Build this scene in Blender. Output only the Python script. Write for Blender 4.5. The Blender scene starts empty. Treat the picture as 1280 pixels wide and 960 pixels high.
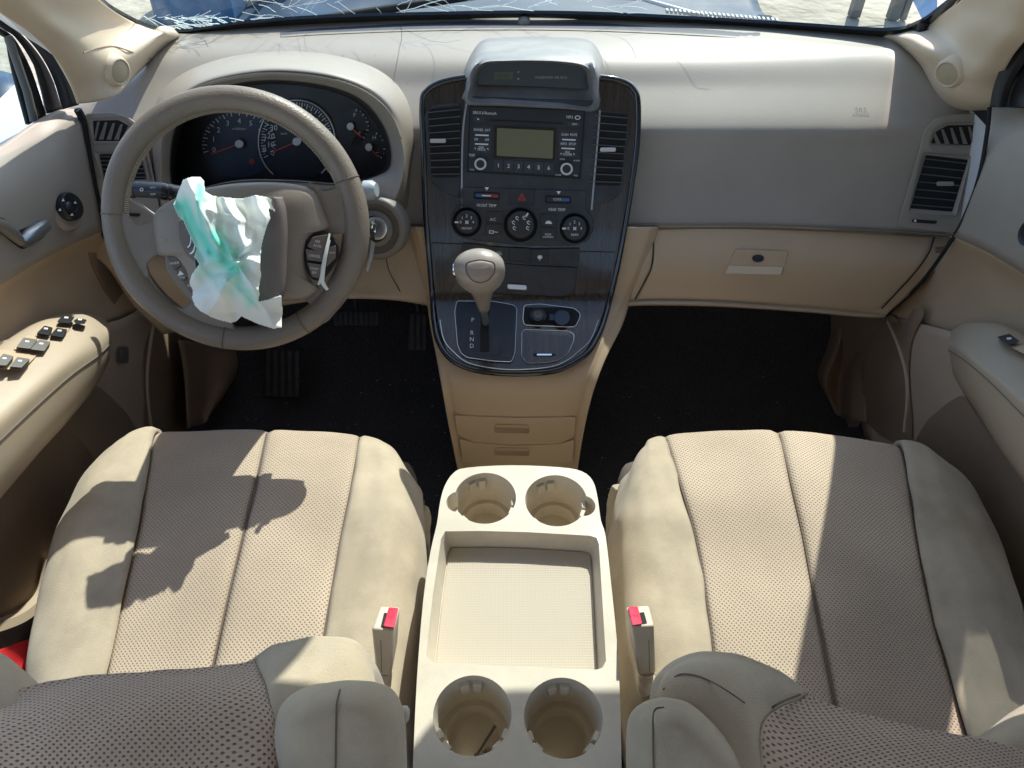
import bpy, bmesh, math, random
from mathutils import Vector, Matrix, noise
random.seed(7)
sc = bpy.context.scene
col = sc.collection
R = math.radians
FPX, PIT, CAM = 931.0, R(46), Vector((0, 0, 1.22))
FW = Vector((0, math.cos(PIT), -math.sin(PIT))); UP = Vector((0, math.sin(PIT), math.cos(PIT))); RT = Vector((1, 0, 0))

def ray(px, py):
    return FW + RT*((px-640)/FPX) + UP*((480-py)/FPX)
def P(px, py, y=None, z=None, x=None, d=None):
    r = ray(px, py)
    if d is None:
        if y is not None: d = y/r.y
        elif z is not None: d = (z-CAM.z)/r.z
        else: d = x/r.x
    return CAM + r*d
def proj(v):
    v = v-CAM; D = v.dot(FW)
    return 640+FPX*v.dot(RT)/D, 480-FPX*v.dot(UP)/D
def interp(tab, t):
    if t <= tab[0][0]: (a, b), (c, d) = tab[0], tab[1]
    elif t >= tab[-1][0]: (a, b), (c, d) = tab[-2], tab[-1]
    else:
        for i in range(len(tab)-1):
            if tab[i][0] <= t <= tab[i+1][0]:
                (a, b), (c, d) = tab[i], tab[i+1]; break
    return b+(d-b)*(t-a)/(c-a)

# ------------------------------------------------------------------ materials
def mat(name, c, rough=.5, grain=0, gscale=900, var=0, vscale=6, metal=0, coat=0, spec=.5, c2=None, gdist=.0006, sheen=0, wood=False, trans=None):
    m = bpy.data.materials.new(name); m.use_nodes = True
    nt = m.node_tree; b = nt.nodes['Principled BSDF']; N = nt.nodes.new; L = nt.links.new
    b.inputs['Base Color'].default_value = (*c, 1); b.inputs['Roughness'].default_value = rough
    b.inputs['Metallic'].default_value = metal; b.inputs['Coat Weight'].default_value = coat
    b.inputs['Coat Roughness'].default_value = .06
    b.inputs['Specular IOR Level'].default_value = spec; b.inputs['Sheen Weight'].default_value = sheen
    tc = N('ShaderNodeTexCoord')
    if var or c2:
        n = N('ShaderNodeTexNoise'); n.inputs['Scale'].default_value = vscale; n.inputs['Detail'].default_value = 7
        n.inputs['Roughness'].default_value = .65
        if wood:
            mp = N('ShaderNodeMapping'); mp.inputs['Scale'].default_value = (60, 2.0, 2.0)
            L(tc.outputs['Object'], mp.inputs['Vector']); L(mp.outputs[0], n.inputs['Vector'])
        else: L(tc.outputs['Object'], n.inputs['Vector'])
        cr = N('ShaderNodeValToRGB')
        d = c2 if c2 else tuple(x*(1-var) for x in c)
        e = c if c2 else tuple(min(1, x*(1+var*.5)) for x in c)
        cr.color_ramp.elements[0].color = (*d, 1); cr.color_ramp.elements[1].color = (*e, 1)
        cr.color_ramp.elements[0].position = .35; cr.color_ramp.elements[1].position = .65
        L(n.outputs['Fac'], cr.inputs[0]); L(cr.outputs[0], b.inputs['Base Color'])
        mr = N('ShaderNodeMapRange'); mr.inputs[3].default_value = min(1, rough+.08); mr.inputs[4].default_value = max(.03, rough-.06)
        L(n.outputs['Fac'], mr.inputs[0]); L(mr.outputs[0], b.inputs['Roughness'])
    if grain:
        g = N('ShaderNodeTexNoise'); g.inputs['Scale'].default_value = gscale; g.inputs['Detail'].default_value = 2
        L(tc.outputs['Object'], g.inputs['Vector'])
        bp = N('ShaderNodeBump'); bp.inputs['Strength'].default_value = grain; bp.inputs['Distance'].default_value = gdist
        L(g.outputs['Fac'], bp.inputs['Height']); L(bp.outputs[0], b.inputs['Normal'])
    return m

def mesh_fabric(name, c, hole, pitch=.0072, rad=.23, depth=.0014):
    m = bpy.data.materials.new(name); m.use_nodes = True
    nt = m.node_tree; b = nt.nodes['Principled BSDF']; N = nt.nodes.new; L = nt.links.new
    b.inputs['Roughness'].default_value = .9; b.inputs['Specular IOR Level'].default_value = .15; b.inputs['Sheen Weight'].default_value = .15
    uv = N('ShaderNodeUVMap')
    mp = N('ShaderNodeMapping'); mp.inputs['Scale'].default_value = (1/pitch,)*3; mp.inputs['Rotation'].default_value = (0, 0, R(45))
    L(uv.outputs[0], mp.inputs[0])
    wob = N('ShaderNodeTexNoise'); wob.inputs['Scale'].default_value = .6; wob.inputs['Detail'].default_value = 3; L(mp.outputs[0], wob.inputs['Vector'])
    ws = N('ShaderNodeVectorMath'); ws.operation = 'SCALE'; ws.inputs['Scale'].default_value = .35
    L(wob.outputs['Color'], ws.inputs[0])
    ad = N('ShaderNodeVectorMath'); ad.operation = 'ADD'; L(mp.outputs[0], ad.inputs[0]); L(ws.outputs[0], ad.inputs[1])
    fr = N('ShaderNodeVectorMath'); fr.operation = 'FRACTION'; L(ad.outputs[0], fr.inputs[0])
    sb = N('ShaderNodeVectorMath'); sb.operation = 'SUBTRACT'; sb.inputs[1].default_value = (.5, .5, 0); L(fr.outputs[0], sb.inputs[0])
    ml = N('ShaderNodeVectorMath'); ml.operation = 'MULTIPLY'; ml.inputs[1].default_value = (1, 1, 0); L(sb.outputs[0], ml.inputs[0])
    ln = N('ShaderNodeVectorMath'); ln.operation = 'LENGTH'; L(ml.outputs[0], ln.inputs[0])
    mr = N('ShaderNodeMapRange'); mr.interpolation_type = 'SMOOTHSTEP'
    mr.inputs[1].default_value = rad*.55; mr.inputs[2].default_value = rad*1.65
    L(ln.outputs['Value'], mr.inputs[0])
    nz = N('ShaderNodeTexNoise'); nz.inputs['Scale'].default_value = 5; nz.inputs['Detail'].default_value = 6
    tc = N('ShaderNodeTexCoord'); L(tc.outputs['Object'], nz.inputs['Vector'])
    cr = N('ShaderNodeValToRGB'); cr.color_ramp.elements[0].position = .35; cr.color_ramp.elements[1].position = .7
    cr.color_ramp.elements[0].color = (*[x*.78 for x in c], 1); cr.color_ramp.elements[1].color = (*[x*1.08 for x in c], 1)
    L(nz.outputs['Fac'], cr.inputs[0])
    mx = N('ShaderNodeMix'); mx.data_type = 'RGBA'; mx.inputs[6].default_value = (*hole, 1)
    L(mr.outputs[0], mx.inputs[0]); L(cr.outputs[0], mx.inputs[7]); L(mx.outputs[2], b.inputs['Base Color'])
    fz = N('ShaderNodeTexNoise'); fz.inputs['Scale'].default_value = 1500; L(tc.outputs['Object'], fz.inputs['Vector'])
    h = N('ShaderNodeMath'); h.operation = 'MULTIPLY_ADD'; h.inputs[1].default_value = .25; L(fz.outputs['Fac'], h.inputs[0]); L(mr.outputs[0], h.inputs[2])
    bp = N('ShaderNodeBump'); bp.inputs['Distance'].default_value = depth; bp.inputs['Strength'].default_value = .8
    L(h.outputs[0], bp.inputs['Height']); L(bp.outputs[0], b.inputs['Normal'])
    return m

def glass(name, tint=(.86, .95, .93), refl=.08):
    m = bpy.data.materials.new(name); m.use_nodes = True
    nt = m.node_tree; nt.nodes.clear(); N = nt.nodes.new; L = nt.links.new
    o = N('ShaderNodeOutputMaterial'); t = N('ShaderNodeBsdfTransparent'); t.inputs[0].default_value = (*tint, 1)
    g = N('ShaderNodeBsdfGlossy'); g.inputs['Roughness'].default_value = .02
    x = N('ShaderNodeMixShader'); x.inputs[0].default_value = refl
    L(t.outputs[0], x.inputs[1]); L(g.outputs[0], x.inputs[2]); L(x.outputs[0], o.inputs[0])
    return m

M = dict(
 taupe=mat('taupe_plastic', (.33, .285, .24), .46, .35, 700, .07, 5, spec=.5),
 taupe_d=mat('dark_taupe_plastic', (.19, .165, .14), .5, .35, 700, .08, 5),
 beige=mat('beige_plastic', (.50, .37, .245), .5, .3, 750, .06, 4),
 cream=mat('cream_plastic', (.58, .505, .40), .5, .35, 800, .12, 16),
 pillar=mat('pillar_trim_plastic', (.62, .50, .375), .6, .2, 900, .05, 5),
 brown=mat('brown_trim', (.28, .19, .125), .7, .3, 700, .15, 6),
 door_low=mat('door_lower_trim', (.55, .42, .31), .6, .3, 700, .1, 5),
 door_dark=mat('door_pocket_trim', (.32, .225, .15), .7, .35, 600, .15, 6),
 leather=mat('taupe_leather', (.205, .163, .128), .42, .8, 420, .1, 8, gdist=.0008),
 hub=mat('wheel_hub_plastic', (.25, .205, .168), .5, .45, 700, .06, 7),
 hubpad=mat('airbag_pad', (.16, .13, .125), .6, .2, 800, .05, 7),
 black=mat('black_plastic', (.014, .015, .019), .38, .2, 900, .3, 30),
 blackm=mat('matt_black', (.008, .008, .009), .8),
 gloss=mat('gloss_black', (.008, .009, .013), .12, 0, coat=.6, var=.3, vscale=25),
 dust=mat('dusty_charcoal_plastic', (.028, .03, .037), .42, .25, 900, .35, 35),
 wood=mat('dark_woodgrain', (.045, .03, .024), .26, 0, c2=(.008, .007, .008), vscale=3, coat=.35, wood=True),
 carpet=mat('black_carpet', (.075, .074, .082), .95, 1.0, 500, .7, 400, spec=.1, gdist=.004, sheen=.15),
 rubber=mat('black_rubber', (.018, .018, .02), .6, .2, 600),
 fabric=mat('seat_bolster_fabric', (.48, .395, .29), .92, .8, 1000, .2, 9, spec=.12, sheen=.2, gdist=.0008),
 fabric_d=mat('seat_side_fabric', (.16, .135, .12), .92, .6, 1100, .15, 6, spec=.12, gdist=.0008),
 seam=mat('seam_thread', (.15, .11, .08), .9),
 mesh=mesh_fabric('seat_mesh_fabric', (.54, .43, .325), (.28, .2, .145), pitch=.0040, rad=.21, depth=.0008),
 meshb=mesh_fabric('back_mesh_fabric', (.54, .405, .305), (.18, .11, .08), pitch=.0046, rad=.2, depth=.0014),
 slat=mat('slat_charcoal', (.09, .085, .085), .4),
 silver=mat('satin_silver', (.55, .55, .55), .3, metal=.8),
 chrome=mat('chrome', (.8, .8, .8), .12, metal=1),
 lcd=mat('grey_green_lcd', (.16, .155, .085), .25, c2=(.15, .14, .08), vscale=3),
 lcdg=mat('green_lcd', (.06, .075, .02), .3),
 white=mat('white_print', (.75, .75, .75), .5),
 grey=mat('grey_print', (.42, .42, .42), .5),
 red=mat('red_print', (.35, .03, .02), .4),
 orange=mat('red_needle', (.6, .06, .03), .4),
 blue=mat('blue_print', (.02, .1, .35), .4),
 buckle_red=mat('red_buckle_button', (.72, .03, .07), .4, var=.08, vscale=40),
 redcloth=mat('red_cloth', (.6, .01, .012), .8, var=.2, vscale=20),
 knobleather=mat('knob_leather', (.30, .235, .2), .5, .5, 500),
 knob=mat('knob_taupe', (.33, .285, .245), .3, .2, 900, .04, 10),
 hood=mat('navy_cowl', (.01, .028, .06), .4, .2, 300, .3, 6),
 sand=mat('sandy_ground', (.5, .45, .36), .95, .8, 8, c2=(.34, .30, .24), vscale=1.6, gdist=.05),
 bluetarp=mat('blue_tarp', (.05, .15, .29), .6, c2=(.03, .09, .19), vscale=5),
 sky_panel=mat('pale_blue_panel', (.3, .45, .62), .4, var=.06),
 post=mat('grey_post', (.16, .15, .14), .7, var=.2),
 blueplastic=mat('bright_blue_strap', (.01, .13, .5), .5),
 lumber=mat('pale_lumber', (.5, .45, .36), .8, var=.2),
 yellow=mat('yellow_plastic', (.5, .4, .03), .6),
 crack=mat('glass_fracture', (.85, .95, .95), .3),
 headliner=mat('headliner_fabric', (.45, .38, .29), .9, .4, 800),
 bodyshell=mat('white_car_paint', (.7, .7, .7), .3),
 dark_strand=mat('dark_strand', (.12, .1, .08), .6),
 glass=glass('window_glass'), sideglass=glass('side_window_glass', (.75, .86, .85), .1),
)
# airbag cloth: vertex colour is the dye of the cloth itself
def cloth_mat():
    m = bpy.data.materials.new('airbag_nylon'); m.use_nodes = True
    nt = m.node_tree; b = nt.nodes['Principled BSDF']; N = nt.nodes.new; L = nt.links.new
    a = N('ShaderNodeVertexColor'); a.layer_name = 'dye'; L(a.outputs[0], b.inputs['Base Color'])
    b.inputs['Roughness'].default_value = .6; b.inputs['Sheen Weight'].default_value = .2
    b.inputs['Transmission Weight'].default_value = 0
    g = N('ShaderNodeTexNoise'); g.inputs['Scale'].default_value = 22; g.inputs['Detail'].default_value = 1.5
    tc = N('ShaderNodeTexCoord'); L(tc.outputs['Object'], g.inputs['Vector'])
    bp = N('ShaderNodeBump'); bp.inputs['Strength'].default_value = .3; bp.inputs['Distance'].default_value = .003
    L(g.outputs['Fac'], bp.inputs['Height']); L(bp.outputs[0], b.inputs['Normal'])
    return m
M['nylon'] = cloth_mat()

# ------------------------------------------------------------------ objects
def tag(o, label=None, cat=None, group=None, kind=None):
    if label: o['label'] = label
    if cat: o['category'] = cat
    if group: o['group'] = group
    if kind: o['kind'] = kind
    return o
def thing(name, label, cat, loc=(0, 0, 0), group=None):
    o = bpy.data.objects.new(name, None); col.objects.link(o)
    o.location = loc; o.empty_display_size = .05
    return tag(o, label, cat, group)
def root_loc(p):
    while p is not None and p.parent is not None: p = p.parent
    return Vector(p.location) if p is not None else Vector((0, 0, 0))
def link(name, me, m, parent=None, smooth=True, bevel=0, seg=2, solid=0, soff=-1, ang=35):
    ro = root_loc(parent)
    if ro.length: me.transform(Matrix.Translation(-ro))
    me.update()
    if m is not None: me.materials.append(m)
    for p in me.polygons: p.use_smooth = smooth
    o = bpy.data.objects.new(name, me); col.objects.link(o)
    if parent: o.parent = parent
    if solid:
        s = o.modifiers.new('s', 'SOLIDIFY'); s.thickness = solid; s.offset = soff
    if bevel:
        b = o.modifiers.new('b', 'BEVEL'); b.width = bevel; b.segments = seg; b.limit_method = 'ANGLE'; b.angle_limit = R(ang)
        if smooth:
            b.harden_normals = False
            try: me.set_sharp_from_angle(angle=R(60))
            except Exception: pass
    elif smooth:
        try: me.set_sharp_from_angle(angle=R(50))
        except Exception: pass
    return o

class MB:
    def __init__(s): s.v = []; s.f = []
    def add(s, vs, fs):
        k = len(s.v); s.v += [Vector(v) for v in vs]; s.f += [tuple(i+k for i in f) for f in fs]; return s
    def prism(s, bot, top, capb=False):
        n = len(bot); f = [tuple(range(n, 2*n))] + [(i, (i+1) % n, n+(i+1) % n, n+i) for i in range(n)]
        if capb: f.append(tuple(reversed(range(n))))
        return s.add(list(bot)+list(top), f)
    def hexa(s, a, b): return s.prism(a, b, True)
    def box(s, c, sx, sy, sz, ax=None):
        X, Y, Z = ax or (Vector((1, 0, 0)), Vector((0, 1, 0)), Vector((0, 0, 1)))
        c = Vector(c); q = [(-1, -1), (1, -1), (1, 1), (-1, 1)]
        b = [c+X*(sx/2*i)+Y*(sy/2*j)-Z*sz/2 for i, j in q]; t = [p+Z*sz for p in b]
        return s.prism(b, t, True)
    def tube(s, pts, rad, n=12, closed=False, flat=1.0, upv=None, caps=True):
        pts = [Vector(p) for p in pts]; m = len(pts)
        if not isinstance(rad, (list, tuple)): rad = [rad]*m
        vs = []; prev = None
        for i, p in enumerate(pts):
            a = pts[(i-1) % m] if (closed or i > 0) else p; b = pts[(i+1) % m] if (closed or i < m-1) else p
            t = (b-a).normalized()
            if upv is not None: u = upv.cross(t)
            elif prev is None: u = Vector((0.13, .2, 1)).cross(t)
            else: u = prev-t*prev.dot(t)
            if u.length < 1e-6: u = Vector((1, 0, 0)).cross(t)
            u.normalize(); prev = u; w = t.cross(u)
            for k in range(n):
                an = 2*math.pi*k/n; vs.append(p+u*math.cos(an)*rad[i]+w*math.sin(an)*rad[i]*flat)
        fs = []
        for i in range(m if closed else m-1):
            for k in range(n):
                j = (i+1) % m; fs.append((i*n+k, i*n+(k+1) % n, j*n+(k+1) % n, j*n+k))
        if not closed and caps: fs += [tuple(reversed(range(n))), tuple((m-1)*n+k for k in range(n))]
        return s.add(vs, fs)
    def lathe(s, c, axis, prof, n=32, ref=None, sx=1.0, sy=1.0):
        a = Vector(axis).normalized(); u = (Vector(ref) if ref else (Vector((1, 0, 0)) if abs(a.x) < .9 else Vector((0, 1, 0))))
        u = (u-a*u.dot(a)).normalized(); w = a.cross(u); c = Vector(c); vs = []; fs = []
        for r, h in prof:
            for k in range(n):
                t = 2*math.pi*k/n; vs.append(c+a*h+u*math.cos(t)*r*sx+w*math.sin(t)*r*sy)
        for i in range(len(prof)-1):
            for k in range(n): fs.append((i*n+k, i*n+(k+1) % n, (i+1)*n+(k+1) % n, (i+1)*n+k))
        fs += [tuple(reversed(range(n))), tuple((len(prof)-1)*n+k for k in range(n))]
        return s.add(vs, fs)
    def build(s, name, m, parent=None, **k):
        me = bpy.data.meshes.new(name); me.from_pydata([tuple(v) for v in s.v], [], s.f); 
        bm = bmesh.new(); bm.from_mesh(me); bmesh.ops.recalc_face_normals(bm, faces=bm.faces); bm.to_mesh(me); bm.free()
        return link(name, me, m, parent, **k)

def crv(p0, p1, p2, p3, t):
    t2, t3 = t*t, t*t*t
    return .5*((2*p1)+(p2-p0)*t+(2*p0-5*p1+4*p2-p3)*t2+(3*p1-p0-3*p2+p3)*t3)
def cr_eval(L, u, closed=False):
    n = len(L)
    if closed:
        i = int(math.floor(u)) % n; t = u-math.floor(u)
        return crv(L[(i-1) % n], L[i], L[(i+1) % n], L[(i+2) % n], t)
    i = min(int(u), n-2); t = u-i
    a = L[i-1] if i > 0 else L[0]*2-L[1]; d = L[i+2] if i+2 < n else L[n-1]*2-L[n-2]
    return crv(a, L[i], L[i+1], d, t)
def smooth2(pts, k=6, closed=True):
    L = [Vector((p[0], p[1], 0)) for p in pts]; n = len(L); m = n if closed else n-1
    out = []
    for i in range(m):
        for j in range(k): out.append(cr_eval(L, i+j/k, closed))
    if not closed: out.append(L[-1])
    return [(p.x, p.y) for p in out]
def smooth3(pts, k=6, closed=False):
    L = [Vector(p) for p in pts]; n = len(L); m = n if closed else n-1; out = []
    for i in range(m):
        for j in range(k): out.append(cr_eval(L, i+j/k, closed))
    if not closed: out.append(L[-1])
    return out
def rnd(pts, r=3, k=4):
    """round the corners of a pixel polygon"""
    out = []; n = len(pts)
    for i in range(n):
        p0, p1, p2 = Vector(pts[i-1]).to_2d(), Vector(pts[i]).to_2d(), Vector(pts[(i+1) % n]).to_2d()
        a, b = p0-p1, p2-p1; rr = min(r, a.length*.45, b.length*.45)
        A, B = p1+a.normalized()*rr, p1+b.normalized()*rr
        for j in range(k+1):
            t = j/k; q = A*(1-t)**2+p1*2*t*(1-t)+B*t*t; out.append((q.x, q.y))
    return out
def G(rows):
    """control grid: entries are Vectors or (px, py, 'y'|'z'|'x'|'d', value)"""
    return [[e if isinstance(e, Vector) else P(e[0], e[1], **{e[2]: e[3]}) for e in r] for r in rows]
def inpoly(x, y, poly):
    c = False; n = len(poly); j = n-1
    for i in range(n):
        xi, yi = poly[i]; xj, yj = poly[j]
        if (yi > y) != (yj > y) and x < (xj-xi)*(y-yi)/(yj-yi)+xi: c = not c
        j = i
    return c
def patch(name, g, m, parent=None, nu=8, nv=6, u0=0, u1=None, closed=False, groove=None, cut=None, post=None, **k):
    nc = len(g[0]); nr = len(g)
    if u1 is None: u1 = nc if closed else nc-1
    U = max(2, int(round((u1-u0)*nu))); V = (nr-1)*nv
    pts = []
    for j in range(V+1):
        v = j/nv; row = []
        for i in range(U+1):
            u = u0+(u1-u0)*i/U
            colm = [cr_eval(r, min(u, nc-1) if not closed else u, closed) for r in g]
            row.append(cr_eval(colm, min(v, nr-1)))
        pts.append(row)
    # arc length uv
    nrm = [[None]*(U+1) for _ in range(V+1)]
    for j in range(V+1):
        for i in range(U+1):
            a = pts[j][min(i+1, U)]-pts[j][max(i-1, 0)]; b = pts[min(j+1, V)][i]-pts[max(j-1, 0)][i]
            q = a.cross(b)
            if q.length < 1e-12: q = Vector((0, 0, 1))
            q.normalize()
            nrm[j][i] = q
    mj, mi = V//2, U//2
    if nrm[mj][mi].dot(CAM-pts[mj][mi]) < 0: nrm = [[-q for q in r] for r in nrm]
    out = [[pts[j][i].copy() for i in range(U+1)] for j in range(V+1)]
    for j in range(V+1):
        for i in range(U+1):
            u = u0+(u1-u0)*i/U; v = j/nv
            if groove:
                for (gu, w, dep) in groove: out[j][i] -= nrm[j][i]*dep*math.exp(-((u-gu)/w)**2)
            if post: out[j][i] += post(u, v, pts[j][i], nrm[j][i])
    verts = [p for r in out for p in r]; faces = []
    for j in range(V):
        for i in range(U):
            f = (j*(U+1)+i, j*(U+1)+i+1, (j+1)*(U+1)+i+1, (j+1)*(U+1)+i)
            if cut:
                c = (verts[f[0]]+verts[f[2]])/2
                if cut(*proj(c)): continue
            faces.append(f)
    me = bpy.data.meshes.new(name); me.from_pydata([tuple(v) for v in verts], [], faces)
    uvl = me.uv_layers.new(name='UVMap'); jm = V//2
    us = [0]; 
    for i in range(U): us.append(us[-1]+(pts[jm][i+1]-pts[jm][i]).length)
    im = U//2; vs = [0]
    for j in range(V): vs.append(vs[-1]+(pts[j+1][im]-pts[j][im]).length)
    for pl in me.polygons:
        for li in pl.loop_indices:
            vi = me.loops[li].vertex_index; uvl.data[li].uv = (us[vi % (U+1)], vs[vi//(U+1)])
    # normals toward camera
    if me.polygons:
        s = sum((1 if Vector(p.normal).dot(CAM-Vector(p.center)) > 0 else -1) for p in me.polygons)
        if s < 0: me.flip_normals()
    return link(name, me, m, parent, **k)

from mathutils.bvhtree import BVHTree
def surf_on(o, fallback=None):
    ro = root_loc(o) if o.parent is not None else Vector((0, 0, 0))
    me = o.data; bv = BVHTree.FromPolygons([v.co+ro for v in me.vertices], [tuple(p.vertices) for p in me.polygons])
    def f(px, py, h=0):
        r = ray(px, py).normalized(); q = bv.ray_cast(CAM, r)
        if q[0] is None:
            n = bv.find_nearest(CAM+r*1.1)
            p = CAM+r*((n[0]-CAM).dot(r))
        else: p = q[0]
        return p-r*h
    f.nrm = lambda px, py: (lambda q: (q[1] if q[1].dot(CAM-q[0]) > 0 else -q[1]) if q[0] is not None else (CAM-P(px, py, d=1)).normalized())(bv.ray_cast(CAM, ray(px, py).normalized()))
    return f
def fit_plane(S0, pts, h=0):
    a, b, c = [S0(*p) for p in pts]; n = (b-a).cross(c-a).normalized()
    if n.dot(CAM-a) < 0: n = -n
    return plane_surf(a+n*h, n)
# surface helpers: S(px, py, h) lies on a real surface, h metres proud of it
def towards(p, h):
    return p+(CAM-p).normalized()*h
def plane_surf(c, n):
    c = Vector(c); n = Vector(n).normalized()
    def S(px, py, h=0):
        r = ray(px, py); o = c+n*h; return CAM+r*((o-CAM).dot(n)/r.dot(n))
    return S
def plate(mb, S, out, h0, h1, shrink=0):
    mb.prism([S(x, y, h0) for x, y in out], [S(x, y, h1) for x, y in out]); return mb
def circ(cx, cy, r, n=28, ry=None):
    ry = ry or r
    return [(cx+r*math.cos(2*math.pi*k/n), cy+ry*math.sin(2*math.pi*k/n)) for k in range(n)]
def rect(x0, y0, x1, y1): return [(x0, y0), (x1, y0), (x1, y1), (x0, y1)]
def line(mb, S, pts, w, h0, h1):
    """a thin raised strip following pixel points"""
    for (a, b) in zip(pts[:-1], pts[1:]):
        d = Vector((b[0]-a[0], b[1]-a[1])); 
        if d.length < 1e-6: continue
        n = Vector((-d.y, d.x)).normalized()*w/2; e = d.normalized()*w*.2
        q = [(a[0]-e.x+n.x, a[1]-e.y+n.y), (b[0]+e.x+n.x, b[1]+e.y+n.y), (b[0]+e.x-n.x, b[1]+e.y-n.y), (a[0]-e.x-n.x, a[1]-e.y-n.y)]
        plate(mb, S, q, h0, h1)
    return mb
def seam(name, pts3, m, parent, r=.0008, k=8):
    return MB().tube(smooth3(pts3, k), r, 6).build(name, m, parent)
_fc = {}
def glyphs(s):
    if s not in _fc:
        cu = bpy.data.curves.new('t', 'FONT'); cu.body = s; cu.align_x = 'CENTER'; cu.align_y = 'CENTER'; cu.resolution_u = 2
        o = bpy.data.objects.new('t', cu); col.objects.link(o)
        bpy.context.view_layer.update(); me = bpy.data.meshes.new_from_object(o.evaluated_get(bpy.context.evaluated_depsgraph_get()))
        _fc[s] = ([v.co.copy() for v in me.vertices], [tuple(p.vertices) for p in me.polygons])
        bpy.data.objects.remove(o); bpy.data.curves.remove(cu); bpy.data.meshes.remove(me)
    return _fc[s]
def text(mb, S, s, cx, cy, size, h, ang=0, sx=1.0):
    vs, fs = glyphs(s); ca, sa = math.cos(R(ang)), math.sin(R(ang)); o = []
    for v in vs:
        x, y = v.x*size*sx, -v.y*size
        o.append(S(cx+x*ca-y*sa, cy+x*sa+y*ca, h))
    mb.add(o, fs); return mb
def Z(ox, oy, s):
    return lambda pts: [(ox+x/s, oy+y/s) for x, y in pts]

# ------------------------------------------------------------------ setting outside
def flat_grid(name, x0, x1, y0, y1, z, m, n=40, amp=0):
    vs = []; fs = []
    for j in range(n+1):
        for i in range(n+1):
            x = x0+(x1-x0)*i/n; y = y0+(y1-y0)*j/n
            vs.append((x, y, z+amp*noise.noise(Vector((x*.7, y*.7, 0)))))
    for j in range(n):
        for i in range(n): a = j*(n+1)+i; fs.append((a, a+1, a+n+2, a+n+1))
    me = bpy.data.meshes.new(name); me.from_pydata(vs, [], fs); return link(name, me, m)
tag(flat_grid('ground', -60, 60, -60, 60, -.38, M['sand'], 120, .03), kind='structure')

# ------------------------------------------------------------------ dashboard
zft = [(-20, .69), (32, .70), (45, .704), (70, .70), (110, .671), (150, .6425), (162, .633), (172, .6225), (182, .6105), (194, .596), (212, .576), (235, .55), (290, .495), (330, .44), (390, .38)]
def zf(py): return interp(zft, py)
def base_py(x): return interp([(215, 46), (300, 36), (400, 29), (520, 23.5), (650, 21), (760, 24), (900, 31), (1000, 38), (1110, 47)], x)
Ledge = [(222, 46), (212, 54), (195, 72), (165, 100), (103, 130), (104, 150), (106, 172), (113, 225), (137, 293)]
Redge = [(1110, 47), (1124, 56), (1145, 76), (1187, 115), (1237, 130), (1236, 150), (1234, 172), (1222, 222), (1190, 292)]
XS = [330, 400, 470, 520, 580, 665, 750, 800, 870, 950, 1030]
rows = []
for i, ry in enumerate([None, None, 70, 110, 150, 168, 190, 235, 284]):
    r = []
    def rp(x):
        b = base_py(x)
        return b if i == 0 else (b+11 if i == 1 else ry + (3 if x > 1000 and i == 8 else 0))
    l = Ledge[i]; L2 = (270, rp(270)); Rr = Redge[i]; R2 = (1080, rp(1080))
    r.append(l); r.append(((l[0]*.55+L2[0]*.45), (l[1]*.6+L2[1]*.4))); r.append(L2)
    r += [(x, rp(x)) for x in XS]; r.append(R2); r.append(((R2[0]*.5+Rr[0]*.5), (R2[1]*.45+Rr[1]*.55))); r.append(Rr)
    rows.append([(x, y, 'z', zf(y)-(.012 if i == 0 else 0)) for x, y in r])
dash = thing('dashboard', 'taupe and beige dashboard spanning the whole cabin below the cracked windshield', 'dashboard', (0, 1.2, .6))
hood_out = [(196, 262), (188, 215), (186, 165), (194, 122), (226, 90), (280, 70), (345, 61), (415, 65), (474, 83), (510, 118), (522, 165), (516, 215), (513, 260), (502, 292), (470, 316), (400, 330), (280, 320), (220, 290)]
def shrink(poly, s, c):
    return [(c[0]+(x-c[0])*s, c[1]+(y-c[1])*s) for x, y in poly]
hcut = shrink(smooth2(hood_out, 4), .93, (360, 200))
def dcut(px, py): return inpoly(px, py, hcut)
def SD(px, py, h=0):   # dash skin
    return towards(P(px, py, z=zf(py)), h)
gd = G(rows)
for r_ in gd:
    r_.insert(0, r_[0]+Vector((-.06, .03, -.03))); r_.append(r_[-1]+Vector((.06, .03, -.03)))
gd.insert(0, [p+Vector((0, .06, -.10)) for p in gd[0]])
patch('upper_panel', gd, M['taupe'], dash, nu=12, nv=8, cut=dcut, solid=.006)
# defroster recess strip near the glass
mb = MB()
dt = [(235, 47), (300, 40.5), (400, 34), (520, 29), (650, 27), (760, 29), (880, 36), (955, 43), (962, 48)]
db = [(235, 49), (300, 47), (352, 45), (400, 42), (520, 37.5), (650, 36), (760, 38), (880, 43.5), (950, 48.5)]
o = MB()
tp = smooth2(dt, 4, False); bt = smooth2(db, 4, False)
pl = [(x, y) for x, y in tp]+[(x, y) for x, y in reversed(bt)]
# raised slim lip along the recess
line(o, SD, [p for p in bt if p[0] > 350], 2.0, -.004, .003); o.build('defroster_lip', M['taupe'], dash)
a_ = []
for x, y in [(352, 42), (400, 37.5), (520, 32.5), (650, 31), (760, 33), (880, 39.5), (948, 45.5)]:
    a_.append((x, y))
o = MB(); line(o, SD, smooth2(a_, 6, False), 9.5, -.002, .0025); o.build('defroster_shade_band', mat('recess_shade_grey', (.075, .08, .10), .6, .3), dash)  # dark colour paints the shade lying in the defroster recess
o = MB(); o.lathe(SD(655, 28.5, .004), (0, -.2, 1), [(.012, 0), (.011, .006), (.006, .010), (.001, .011)], 20); o.build('sun_sensor', M['taupe_d'], dash)

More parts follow.
